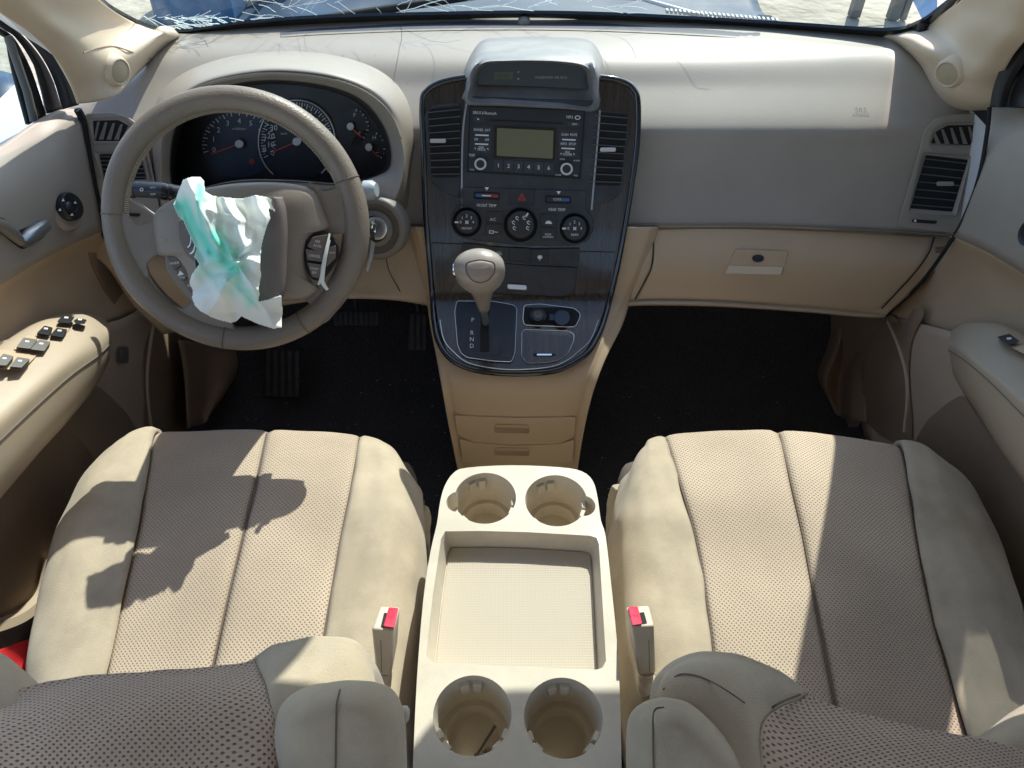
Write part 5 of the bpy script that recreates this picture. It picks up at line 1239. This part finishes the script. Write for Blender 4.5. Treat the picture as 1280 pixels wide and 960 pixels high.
o.add(a+b+a2+b2, [(i, i+1, n+i+1, n+i) for i in range(n-1)]+[(2*n+i, 2*n+i+1, 3*n+i+1, 3*n+i) for i in range(n-1)]+[(n+i, n+i+1, 3*n+i+1, 3*n+i) for i in range(n-1)])
o.build('black_border', M['gloss'], ws)
ck = MB()
def crk(x, y, a, L_, w):
    pts = [WS(x, y, .002)]
    for k in range(5):
        a += random.uniform(-14, 14); x += math.cos(R(a))*L_/5; y += math.sin(R(a))*L_/5; pts.append(WS(x, y, .002))
    ck.tube(pts, w, 4)
for k in range(70):
    x = random.gauss(245, 34); crk(x, random.uniform(20, 36) , random.uniform(-12, 30), random.uniform(10, 36), random.uniform(.0003, .0009))
for k in range(26): crk(random.uniform(290, 520), random.uniform(-10, 18), random.uniform(-70, 70), random.uniform(20, 60), random.uniform(.00015, .0004))
for k in range(16): crk(random.uniform(520, 860), random.uniform(-6, 13), random.uniform(-25, 25), random.uniform(30, 90), random.uniform(.0002, .0005))
for x, y, a_0, l_ in [(505, 16, -45, 40), (500, 14, -5, 90), (590, 12, -3, 80), (660, 10, -14, 70), (740, 8, 12, 70), (165, 12, 60, 40)]: crk(x, y, a_0, l_, .0006)
ck.build('cracks', M['crack'], ws)
# cowl and hood outside
hoodt = thing('car_hood', 'navy hood and cowl just beyond the base of the windshield', 'car hood', (0, 1.8, .6))
g = [[gpt(x, -.02)+Vector((0, .02, -.03)) for x in (-.62, -.4, -.2, 0, .2, .4, .62)],
     [Vector((x, 1.58-.2*(x/.65)**2, .655-.02*abs(x))) for x in (-.60, -.4, -.2, 0, .2, .4, .60)],
     [Vector((x, 1.75-.35*(x/.65)**2, .64-.06*abs(x))) for x in (-.5, -.36, -.2, 0, .2, .42, .60)]]
patch('cowl_panel', g, M['hood'], hoodt, nu=6, nv=5, solid=.01)
MB().tube([Vector((-.45, 1.50, .665)), Vector((0, 1.62, .69)), Vector((.25, 1.60, .685))], .008, 8).build('wiper_arm', M['blackm'], hoodt)
o = MB()
for k in range(26): o.box((.30+k*.008, 1.52-.002*k, .685), .004, .012, .006)
o.build('cowl_grille', M['grey'], hoodt, smooth=False)
MB().tube([Vector((.2, 1.62, .69)), Vector((.42, 1.50, .668)), Vector((.58, 1.33, .652))], [.003, .006, .006], 8).build('fender_edge', M['bodyshell'], hoodt)

# things standing outside, seen through the glass (on the sandy ground)
GZ = -.38
def on_ground(px, py): return P(px, py, z=GZ)
def gpost(px, py, w, h, m, label, nm='post', grp=None):
    p = on_ground(px, py); o = MB(); o.box((p.x, p.y, GZ+h/2), w, w, h); o.box((p.x, p.y, GZ+.01), w*2.2, w*2.2, .02)
    tag(o.build(nm, m, bevel=.004), label, nm.replace('_', ' '), grp)
p1 = on_ground(245, 30)
o = MB(); t_ = [Vector((p1.x-.22, p1.y-.05, GZ)), Vector((p1.x+.24, p1.y-.12, GZ)), Vector((p1.x+.30, p1.y+.5, GZ)), Vector((p1.x-.2, p1.y+.5, GZ))]
o.hexa(t_, [v+Vector((.02, .03, .45)) for v in t_])
tag(o.build('tarp_bundle', M['bluetarp'], bevel=.05, seg=3), 'blue tarp covered bundle on the sand seen through the cracked windshield', 'bundle')
gpost(287, 22, .05, .9, M['blueplastic'], 'bright blue post beside the tarp bundle')
gpost(340, 18, .04, .9, M['lumber'], 'pale wooden post right of the blue post')
for i, (x0, y0, x1, y1) in enumerate(((300, 16, 420, -4), (310, 2, 372, 22))):
    a, b = on_ground(x0, y0), on_ground(x1, y1); dirv = (b-a); o = MB(); u = dirv.normalized(); w = Vector((-u.y, u.x, 0))
    o.box((a+b)/2+Vector((0, 0, .05+.07*i)), .12, dirv.length, .05, (w, u, Vector((0, 0, 1))))
    tag(o.build('plank', M['lumber'], bevel=.004), ['long pale plank lying on the sand behind the posts', 'short pale plank resting across the long plank'][i], 'plank')
p = on_ground(370, 18); o = MB(); o.lathe(Vector((p.x, p.y, GZ)), (0, 0, 1), [(.07, 0), (.08, .05), (.07, .12), (.03, .14)], 20); tag(o.build('yellow_bucket', M['yellow']), 'small yellow bucket on the sand near the planks', 'bucket')
# trestle table on the right
tt_ = thing('work_table', 'metal legged table standing on the sand seen through the right of the windshield', 'table', tuple(on_ground(1067, 22)))
for (x, y, w) in ((1067, 20, .055), (1115, 23, .055), (1128, 24, .03)):
    p = on_ground(x, y); o = MB(); o.box((p.x, p.y, GZ+.42), w, w, .84); o.build('leg', M['post'], tt_)
p = on_ground(1090, 20); o = MB(); o.box((p.x+.05, p.y+.15, GZ+.86), 1.0, .6, .04); o.build('table_top', M['post'], tt_)
p = on_ground(1150, 28); o = MB(); o.hexa([Vector((p.x-.32, p.y+.35, GZ+.45)), Vector((p.x+.02, p.y, GZ)), Vector((p.x+.10, p.y+.02, GZ)), Vector((p.x+.10, p.y+.45, GZ+.5))], [Vector((p.x-.32, p.y+.37, GZ+.5)), Vector((p.x+.02, p.y+.03, GZ+.02)), Vector((p.x+.10, p.y+.05, GZ+.02)), Vector((p.x+.10, p.y+.48, GZ+.55))])
tag(o.build('leaning_sheet', M['sky_panel']), 'pale blue sheet leaning against the outdoor table', 'sheet')
# navy tarp heap straight ahead
o = patch('dark_tarp', [[Vector((x, y, GZ+.02+.25*math.exp(-((x+.1)/1.2)**2)*math.exp(-((y-5)/1.0)**2))) for x in (-1.6, -.8, 0, .8, 1.4)] for y in (3.6, 4.4, 5.2, 6.4)], mat('navy_tarp', (.02, .055, .11), .6, c2=(.012, .03, .06), vscale=4), None, nu=10, nv=10, post=lambda u, v, p, n: n*noise.noise(p*3)*.06, solid=.004)
tag(o, 'wrinkled dark blue tarp spread on the ground ahead of the hood', 'tarp')

# ------------------------------------------------------------------ car shell (roof and sides)
sh = thing('cabin_shell', 'car roof, door sills and rear body shell around the cabin', 'car shell', (0, -.4, 0))
o = MB(); g = [[Vector((x*(.60 if y > .5 else .66)/.66, y, 1.37-.05*(x/.66)**2-(.03 if y > .5 else 0))) for x in (-.66, -.33, 0, .33, .66)] for y in (.64, .3, -.4, -1.2, -1.9)]
g.insert(0, [Vector((x*.9, .775, 1.272-.01*(x/.6)**2)) for x in (-.66, -.33, 0, .33, .66)])
patch('roof', g, M['headliner'], sh, nu=4, nv=3, solid=.04)
for s in (-1, 1):
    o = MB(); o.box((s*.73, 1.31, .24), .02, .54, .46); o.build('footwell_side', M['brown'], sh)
    MB().tube([Vector((s*.66, .66, 1.28)), Vector((s*.675, .4, 1.31)), Vector((s*.68, -.8, 1.32))], .03, 8).build('roof_rail', M['pillar'], sh)
    o = MB(); o.box((s*.80, -.2, .33), .10, 2.9, .66); o.build('side_panel', M['bodyshell'], sh)
    o = MB(); o.hexa([Vector((s*.70, .02, .6)), Vector((s*.78, .02, .6)), Vector((s*.78, -.13, .6)), Vector((s*.70, -.13, .6))], [Vector((s*.66, -.02, 1.32)), Vector((s*.70, -.02, 1.32)), Vector((s*.70, -.15, 1.32)), Vector((s*.66, -.15, 1.32))]); o.build('center_pillar', M['pillar'], sh, bevel=.01)
def visor(x0, x1, label):  # visors out of view, added to shape the sun on the backrests
    t = thing('added_sun_visor', label, 'sun visor', ((x0+x1)/2, .74, 1.265), 'unseen sun visors added for shade')
    def V_(u, v, h=0): return Vector((x0+(x1-x0)*u, .74+.16*v, 1.262-.145*v+h))
    q = [(0.04, 0), (.96, 0), (1, .25), (1, .8), (.93, 1), (.1, 1), (0, .75), (0, .2)]
    q = rnd(q, .12, 4); o = MB(); o.prism([V_(u, v, -.006) for u, v in q], [V_(u, v, .006) for u, v in q], True)
    o.build('visor_panel', M['headliner'], t, bevel=.003)
    MB().tube([V_(.02, .02), V_(.98, .02)], .005, 8).build('hinge_rod', M['pillar'], t)
visor(-.54, .05, 'unseen beige sun visor added for shade above the steering wheel')
visor(.14, .60, 'unseen beige sun visor added for shade above the glove box side')
for s in (-1, 1):
    o = MB(); q = [(1.34, .66), (.90, .66), (.90, .86), (.94, 1.04), (1.02, 1.04), (1.34, .78)]
    if s > 0: o.prism([Vector((s*.745, y, z)) for y, z in q], [Vector((s*.765, y, z)) for y, z in q], True); o.build('added_sail_panel', M['black'], sh)  # unseen panel added to keep side sun off the passenger seat
o = MB(); o.lathe(Vector((.92, .98, .84)), (0, 1, 0), [(.02, -.05), (.10, -.045), (.115, -.02), (.11, .03), (.07, .07), (.01, .08)], 28, sx=1, sy=.85)  # right mirror is unseen, added to shade the passenger side
tag(o.build('side_mirror', M['bodyshell']), 'unseen white outside mirror added for shade beyond the right door window', 'mirror')
o = MB(); o.box((0, -1.75, .45), 1.6, .06, .9); o.build('rear_wall', M['headliner'], sh)
o = MB(); o.box((0, 1.53, .25), 1.56, .03, .9 if False else .75); o.build('firewall', M['blackm'], sh)

# ------------------------------------------------------------------ steering wheel
wc = P(297, 278, d=.94)
al, yw = R(34), R(6)
wn = Vector((math.sin(yw)*math.cos(al), -math.cos(yw)*math.cos(al), math.sin(al)))
wr = Vector((0, 0, 1)).cross(wn).normalized(); wr = wr if wr.x > 0 else -wr
wu = wn.cross(wr); wu = wu if wu.z > 0 else -wu
SW = plane_surf(wc, wn)
sw_ = thing('steering_wheel', 'taupe leather steering wheel with torn airbag cover and side buttons', 'steering wheel', tuple(wc))
RM = .1477
def rimp(t): return wc+wr*RM*math.cos(t)+wu*RM*math.sin(t)
o = MB(); N_ = 96
o.tube([rimp(2*math.pi*i/N_) for i in range(N_)], [.0156+(.0022*math.exp(-((((2*math.pi*i/N_-R(205)+math.pi) % (2*math.pi))-math.pi)/.3)**2))+(.0015*math.exp(-((((2*math.pi*i/N_-R(-15)+math.pi) % (2*math.pi))-math.pi)/.4)**2)) for i in range(N_)], 20, closed=True, flat=1.0)
rim = o.build('rim', M['leather'], sw_)
# seams across the rim
def ang_of(px, py):
    v = SW(px, py)-wc; return math.atan2(v.dot(wu), v.dot(wr))
for px, py in ((144, 268), (432, 226), (282, 424), (384, 410)):
    t = ang_of(px, py); c = rimp(t); rad = (c-wc).normalized(); o = MB()
    ring = [c+rad*.0160*math.cos(a)+wn*.0160*math.sin(a) for a in [2*math.pi*k/24 for k in range(24)]]
    o.tube(ring, .0007, 6, closed=True); o.build('rim_seam', M['seam'], rim)
st_ = MB()
for k in range(150):
    t = R(25)+R(165)*k/150; c = rimp(t); rad = (c-wc).normalized(); e = c-rad*.0150+wn*.006
    tg = Vector(rad.cross(wn)); st_.tube([e+wn*.0035+tg*.0006, e-rad*.0014-wn*.004, e-wn*.009-tg*.0006], .0007, 4)
st_.build('stitching', mat('thread_cream', (.4, .34, .27), .8), rim)
def wpl(pts, h0, h1, name, m, par=sw_, r=4, **k):
    o = MB(); plate(o, SW, rnd(pts, r) if r else pts, h0, h1); return o.build(name, m, par, **k)
# spokes as thick sculpted prisms
def spoke(pts, h0, h1, r=6):
    o = MB(); q = rnd(pts, r, 5); c = (sum(p[0] for p in q)/len(q), sum(p[1] for p in q)/len(q))
    bot = [SW(x, y, h0) for x, y in q]; top_ = [SW(x, y, h1) for x, y in q]
    o.prism(bot, top_, True); o.build('spoke', M['leather'], sw_, bevel=.007, seg=4)
spoke([(148, 262), (161, 268), (168, 282), (186, 280), (204, 268), (228, 252), (240, 300), (214, 322), (196, 318), (183, 330), (188, 348), (150, 345), (140, 300)], -.016, .010, 5)
spoke([(160, 330), (184, 328), (190, 350), (214, 380), (232, 386), (240, 372), (262, 380), (290, 400), (300, 424), (250, 420), (200, 395)], -.018, .008, 8)
spoke([(385, 225), (404, 240), (424, 234), (432, 222), (452, 245), (452, 300), (436, 300), (432, 292), (416, 293), (402, 300), (392, 285)], -.014, .010, 6)
spoke([(378, 372), (402, 350), (410, 356), (424, 356), (434, 335), (452, 320), (440, 365), (410, 402), (386, 412), (376, 395), (392, 384)], -.016, .008, 6)
# hub body
hub = [(193, 296), (192, 270), (207, 254), (232, 243), (262, 234), (300, 229), (345, 228), (382, 233), (397, 243), (404, 262), (412, 284), (398, 290), (388, 300), (384, 330), (390, 352), (398, 362), (380, 375), (352, 377), (330, 386), (290, 392), (255, 386), (240, 372), (232, 352), (226, 336), (214, 322), (198, 318)]
o = MB(); q = smooth2(hub, 3); c = (300, 305)
rings = [(1.0, -.03), (1.0, .008), (.985, .016), (.955, .021), (.90, .0245), (.7, .028), (.4, .031), (.12, .032)]
vs = []; n = len(q)
for s_, h in rings: vs += [SW(c[0]+(x-c[0])*s_, c[1]+(y-c[1])*s_, h) for x, y in q]
fs = []
for k in range(len(rings)-1):
    for i in range(n): j = (i+1) % n; fs.append((k*n+i, k*n+j, (k+1)*n+j, (k+1)*n+i))
fs.append(tuple((len(rings)-1)*n+i for i in range(n)))
o.add(vs, fs); hb = o.build('hub_cover', M['hub'], sw_)
# open airbag door: darker flap lying to the right, cavity behind
wpl([(232, 262), (300, 252), (340, 246), (352, 262), (352, 370), (300, 384), (250, 360)], .026, .033, 'airbag_cavity', M['blackm'], hb, 5)
g = []
for py, xl, xr in ((246, 330, 352), (262, 328, 357), (290, 322, 359), (320, 320, 358), (350, 322, 357), (366, 324, 355), (378, 322, 350)):
    g.append([SW(xl, py, .040), SW(xl+6, py, .050), SW((xl+xr)/2, py, .056), SW(xr-5, py, .052), SW(xr, py, .040), SW(xr+1, py, .026)])
patch('cover_flap', g, M['hubpad'], hb, nu=5, nv=5, solid=.002)
wpl([(222, 275), (232, 272), (242, 290), (248, 318), (244, 328), (232, 318), (224, 300)], .026, .038, 'cover_flap', M['hubpad'], hb, 4, bevel=.003)
o = MB(); pts = [(237+8*math.cos(R(a)), 300+17*math.sin(R(a))) for a in range(-80, 95, 12)]; o.tube([SW(x, y, .0395) for x, y in pts], .0013, 8); pts = [(234+5*math.cos(R(a)), 298+11*math.sin(R(a))) for a in range(-80, 95, 15)]; o.tube([SW(x, y, .0395) for x, y in pts], .001, 8)
o.build('emblem', M['chrome'], hb)
# button pods
z5 = Z(120, 90, 2.743)
pod = wpl([(206, 316), (222, 320), (240, 340), (254, 368), (250, 378), (240, 378), (226, 362), (208, 336)], .004, .019, 'button_pod', M['taupe_d'], sw_, 5, bevel=.003)
for pts in ([(209, 322), (219, 320), (228, 330), (218, 338)], [(219, 339), (229, 331), (237, 342), (228, 352)], [(229, 353), (238, 343), (247, 357), (240, 368)]):
    wpl(pts, .019, .0225, 'wheel_button', mat('button_brown', (.12, .09, .075), .45, .2), pod, 1.5, bevel=.001)
o = MB(); text(o, SW, 'MODE', 218, 329, 4.2, .0228, -8); plate(o, SW, [(222, 345), (230, 343), (225, 338)], .0225, .0229); text(o, SW, 'VOL', 228, 347, 3.6, .0228); text(o, SW, 'SEEK', 238, 357, 3.6, .0228); o.build('lettering', M['white'], pod, smooth=False)
pod = wpl([(382, 300), (392, 292), (408, 290), (417, 296), (424, 306), (424, 322), (414, 338), (402, 352), (390, 350), (382, 336), (379, 318)], .016, .024, 'button_pod', M['blackm'], sw_, 4, bevel=.002)
for pts in ([(384, 308), (391, 296), (410, 293), (404, 318)], [(382, 311), (403, 315), (406, 328), (384, 325)], [(384, 328), (404, 331), (400, 348), (390, 346)], [(411, 310), (420, 306), (420, 322), (408, 334)]):
    wpl(pts, .024, .0285, 'wheel_button', mat('button_brown', (.15, .115, .095), .45, .2), pod, 2, bevel=.0012)
o = MB(); text(o, SW, 'RES', 397, 302, 4.2, .029, 8); text(o, SW, 'ACCEL', 397, 307.5, 4.2, .029, 8, .8); text(o, SW, 'CANCEL', 393, 320, 4.5, .029, 8, .85); text(o, SW, 'COAST', 393, 336, 4.2, .029, 8, .85); text(o, SW, 'SET', 393, 341, 4, .029, 8); text(o, SW, 'CRUISE', 415, 316, 3.2, .029, 0, .7)
o.build('lettering', M['white'], pod, smooth=False)
o = MB(); text(o, SW, '(', 377, 280, 6, .0272, 90); text(o, SW, '(', 208, 300, 6, .0262, 90); o.build('horn_marks', M['hubpad'], hb, smooth=False)
o = MB(); o.tube([SW(412, 292, .030), SW(408, 312, .036), SW(404, 335, .038), SW(402, 352, .033), SW(409, 362, .03)], [.0012, .0022, .0028, .003, .002], 8); o.tube([SW(412, 300, .032), SW(406, 330, .04), SW(398, 356, .033)], .0012, 6)
tag(o.build('loose_wire', mat('white_wire', (.7, .7, .66), .5)), 'loose pale wire looping over the right wheel buttons', 'wire')
# column shroud
o = MB(); cpt = wc-wn*.03
o.tube([cpt+wu*.0, cpt-wn*.07, cpt-wn*.16, cpt-wn*.3], [.06, .072, .08, .09], 28, flat=.75, upv=wu); o.build('column_shroud', M['taupe_d'], sw_)
# airbag cloth
poly = [(160+x/4.8, 220+y/4.8) for x, y in [(275, 170), (300, 90), (330, 20), (380, 4), (435, 5), (458, 30), (466, 92), (510, 118), (620, 130), (700, 130), (765, 112), (830, 124), (875, 145), (888, 235), (872, 205), (845, 195), (856, 255), (835, 300), (812, 380), (800, 440), (795, 520), (800, 600), (788, 660), (790, 718), (780, 757), (850, 740), (922, 712), (928, 800), (926, 912), (870, 918), (780, 890), (680, 845), (655, 872), (620, 884), (560, 870), (500, 850), (430, 810), (400, 780), (382, 730), (388, 690), (365, 640), (380, 590), (425, 530), (412, 495), (400, 485), (412, 440), (375, 360), (340, 280), (300, 240)]]
creases = [((300, 60), (470, 470), 1.0), ((470, 470), (660, 520), .9), ((420, 150), (560, 480), .8), ((480, 200), (800, 300), .8), ((560, 350), (640, 520), .9), ((660, 520), (520, 620), .9), ((660, 520), (700, 620), .7), ((600, 640), (760, 790), .8), ((430, 540), (560, 720), .7), ((690, 640), (790, 560), .7), ((700, 150), (720, 250), .5), ((510, 620), (420, 760), .5), ((650, 860), (700, 740), .5), ((380, 20), (440, 280), .9), ((820, 140), (780, 300), .5), ((560, 720), (880, 880), .6)]
def segd(x, y, a, b):
    ax_, ay = a; bx, by = b; dx, dy = bx-ax_, by-ay; t = max(0, min(1, ((x-ax_)*dx+(y-ay)*dy)/(dx*dx+dy*dy)))
    return math.hypot(x-ax_-t*dx, y-ay-t*dy), t
NX, NY = 150, 190
x0, x1, y0, y1 = 214, 358, 217, 414
vid = {}; vs = []; fs = []; cols = []
def cz(px, py):
    X, Y = (px-160)*4.8, (py-220)*4.8
    h = .045
    wx = X+45*noise.noise(Vector((X*.007, Y*.007, 3))); wy = Y+45*noise.noise(Vector((X*.007, Y*.007, 9)))
    def fold(q): t = abs((q % 1)-.5)*2; return math.sqrt(t*t+.03)
    qa = (wx*.93-wy*.36)/165; A = fold(qa)*.024+.005*fold(qa*2.3+.3+.002*wy)
    r_ = math.hypot(wx-655, wy-525); an = math.atan2(wy-525, wx-655); qb = an/1.05
    B = (fold(qb)*.022+.004*fold(qb*2+.4+.004*r_))*min(1, r_/130)
    k = 1/(1+math.exp(-((wy-430)+.5*(wx-600))/45)); h += A*(1-k)+B*k
    for a, b, w in creases[:9]:
        d_, t = segd(X, Y, a, b); h += w*.006*math.exp(-(d_/20)**2)
    dc, _ = segd(X, Y, (380, 40), (700, 560)); h += .030*math.exp(-(dc/150)**2)
    if Y > 700: h += -.014*min(1, (Y-700)/120)
    return h
def ccol(px, py):
    X, Y = (px-160)*4.8, (py-220)*4.8
    X += 30*noise.noise(Vector((X*.01, Y*.01, 5))); 
    d1, _ = segd(X, Y, (320, 180), (480, 440)); d2, _ = segd(X, Y, (430, 60), (440, 300)); d3, _ = segd(X, Y, (480, 440), (640, 560)); d4, _ = segd(X, Y, (620, 540), (740, 760)); d5, _ = segd(X, Y, (430, 540), (640, 680)); d6, _ = segd(X, Y, (520, 360), (600, 460))
    t = max(math.exp(-(d1/60)**2), .8*math.exp(-(d2/28)**2), .95*math.exp(-(d3/60)**2), .6*math.exp(-(d4/45)**2), .4*math.exp(-(d5/60)**2), .95*math.exp(-(d6/55)**2))
    w = Vector((.84, .87, .84)); te = Vector((.13, .70, .56)); pk = Vector((.80, .72, .60))
    base_ = w.lerp(pk, max(0, min(.6, (Y-720)/200)))
    return base_.lerp(te, min(1, t))
for j in range(NY+1):
    for i in range(NX+1):
        px = x0+(x1-x0)*i/NX; py = y0+(y1-y0)*j/NY
        if inpoly(px, py, poly): vid[(i, j)] = len(vs); vs.append(SW(px, py, cz(px, py))); cols.append(ccol(px, py))
for j in range(NY):
    for i in range(NX):
        q = [(i, j), (i+1, j), (i+1, j+1), (i, j+1)]; k = [vid[a] for a in q if a in vid]
        if len(k) >= 3: fs.append(tuple(k))
me = bpy.data.meshes.new('deployed_airbag'); me.from_pydata([tuple(v) for v in vs], [], fs)
ca = me.color_attributes.new('dye', 'FLOAT_COLOR', 'POINT')
for i, c in enumerate(cols): ca.data[i].color = (*c, 1)
if sum(1 if Vector(p.normal).dot(CAM-Vector(p.center)) > 0 else -1 for p in me.polygons) < 0: me.flip_normals()
ab = link('deployed_airbag', me, M['nylon'], None, solid=.0012)
tag(ab, 'limp white and mint green airbag cloth hanging out of the steering wheel hub', 'airbag')

# stalks, key
t = thing('turn_signal_stalk', 'black light switch stalk sticking out left behind the steering wheel', 'stalk', tuple(P(240, 243, y=.99)))
pts = [P(160, 236, y=.985), P(200, 238, y=.988), P(225, 242, y=.99), P(300, 250, y=1.0)]
MB().tube(pts, [.0115, .0125, .012, .008], 18).build('stalk_body', mat('stalk_black', (.02, .028, .045), .35), t)
for a, b in (((161, 236), (168, 236.5)), ((203, 238.5), (209, 239.5)), ((212, 240), (216, 240.5))):
    MB().tube([P(*a, y=.985), P(*b, y=.986)], .0135, 18).build('twist_ring', M['gloss'], t)
SS = plane_surf(P(190, 238, y=.985)+(CAM-P(190, 238, y=.985)).normalized()*.0135, (CAM-P(190, 238, y=.985)))
o = MB(); text(o, SS, 'OFF', 191, 243, 4, .0005); text(o, SS, 'AUTO', 191, 234.5, 3.4, .0005, 0, .8); frame(o, SS, circ(177, 237, 2.4, 12), circ(177, 237, 1.4, 12), 0, .0006); text(o, SS, 'ON', 213, 243, 4, .0005)
o.build('lettering', M['white'], t, smooth=False)
t = thing('wiper_stalk', 'grey tipped wiper stalk sticking out right behind the steering wheel', 'stalk', tuple(P(440, 240, y=.99)))
MB().tube([P(395, 245, y=1.0), P(440, 240, y=.99), P(462, 238, y=.985)], [.007, .012, .0135], 16).build('stalk_body', M['black'], t)
MB().tube([P(456, 238, y=.985), P(466, 237.5, y=.984), P(471, 237.3, y=.983)], [.0145, .0145, .010], 18).build('stalk_cap', mat('stalk_grey', (.38, .42, .45), .35), t)
k_ = thing('ignition_key', 'silver key in the ignition with small tags hanging from it', 'key', tuple(SI(470, 285, .01)))
o = MB(); c = SI(468, 284, .012); o.box(c+Vector((0, -.012, .004)), .006, .03, .022); o.build('key_head', M['black'], k_, bevel=.002)
MB().tube([SI(465, 276, .03), SI(470, 281, .033), SI(469, 290, .033), SI(463, 286, .03)], .0012, 6, closed=True).build('key_ring', M['chrome'], k_)
o = MB(); plate(o, lambda x, y, h=0: SI(x, y, h+.032), [(464, 300), (469, 304), (466, 322), (460, 340), (458, 338), (462, 318)], 0, .0012); o.build('key_tag', M['silver'], k_)
tie = MB(); tie.tube([P(162, 248, y=.985), P(178, 258, y=.98), P(197, 271, y=.975)], .002, 6); tag(tie.build('cable_tie', M['grey']), 'thin grey cord stretched from the left stalk to the wheel spoke', 'cord')

GR = dict(seat_belt_buckle='seat belt buckles beside the front seats', pillar_trim='windshield pillar trims', window_seal='rubber seals of the front windows', door_panel='front door panels', kick_trim='footwell kick trims', side_mirror='outside mirrors', side_window='front side windows', post='posts standing on the sand', plank='planks lying on the sand')
for o in list(bpy.data.objects):
    if o.parent is None and o.name.split('.')[0] in GR: o['group'] = GR[o.name.split('.')[0]]
# ------------------------------------------------------------------ camera, light, world
cd_ = bpy.data.cameras.new('camera'); co = bpy.data.objects.new('camera', cd_); col.objects.link(co)
co.location = CAM; co.rotation_euler = (math.pi/2-PIT, 0, 0)
cd_.sensor_fit = 'HORIZONTAL'; cd_.sensor_width = 36; cd_.lens = 36*FPX/1280; cd_.clip_start = .02; cd_.clip_end = 500
sc.camera = co
SUN_EL, SUN_AZ = R(46), R(22)     # azimuth measured from straight ahead towards the right
sd = Vector((math.sin(SUN_AZ)*math.cos(SUN_EL), math.cos(SUN_AZ)*math.cos(SUN_EL), math.sin(SUN_EL)))
sl = bpy.data.lights.new('sun', 'SUN'); sl.energy = 3.3; sl.angle = R(.53); sl.color = (1, .955, .88)
so = bpy.data.objects.new('sun', sl); col.objects.link(so); so.rotation_euler = sd.to_track_quat('Z', 'Y').to_euler(); so.location = sd*10
w = bpy.data.worlds.new('World'); sc.world = w; w.use_nodes = True
nt = w.node_tree; bg = nt.nodes['Background']; sk = nt.nodes.new('ShaderNodeTexSky'); sk.sky_type = 'NISHITA'; sk.sun_disc = False
sk.sun_elevation = SUN_EL; sk.sun_rotation = SUN_AZ; nt.links.new(sk.outputs[0], bg.inputs[0]); bg.inputs[1].default_value = .15
sc.view_settings.view_transform = 'Standard'; sc.view_settings.look = 'None'; sc.view_settings.exposure = 1.08; sc.view_settings.gamma = 1
sc.cycles.use_denoising = True
sc.cycles.max_bounces = 10; sc.cycles.diffuse_bounces = 7; sc.cycles.transparent_max_bounces = 12
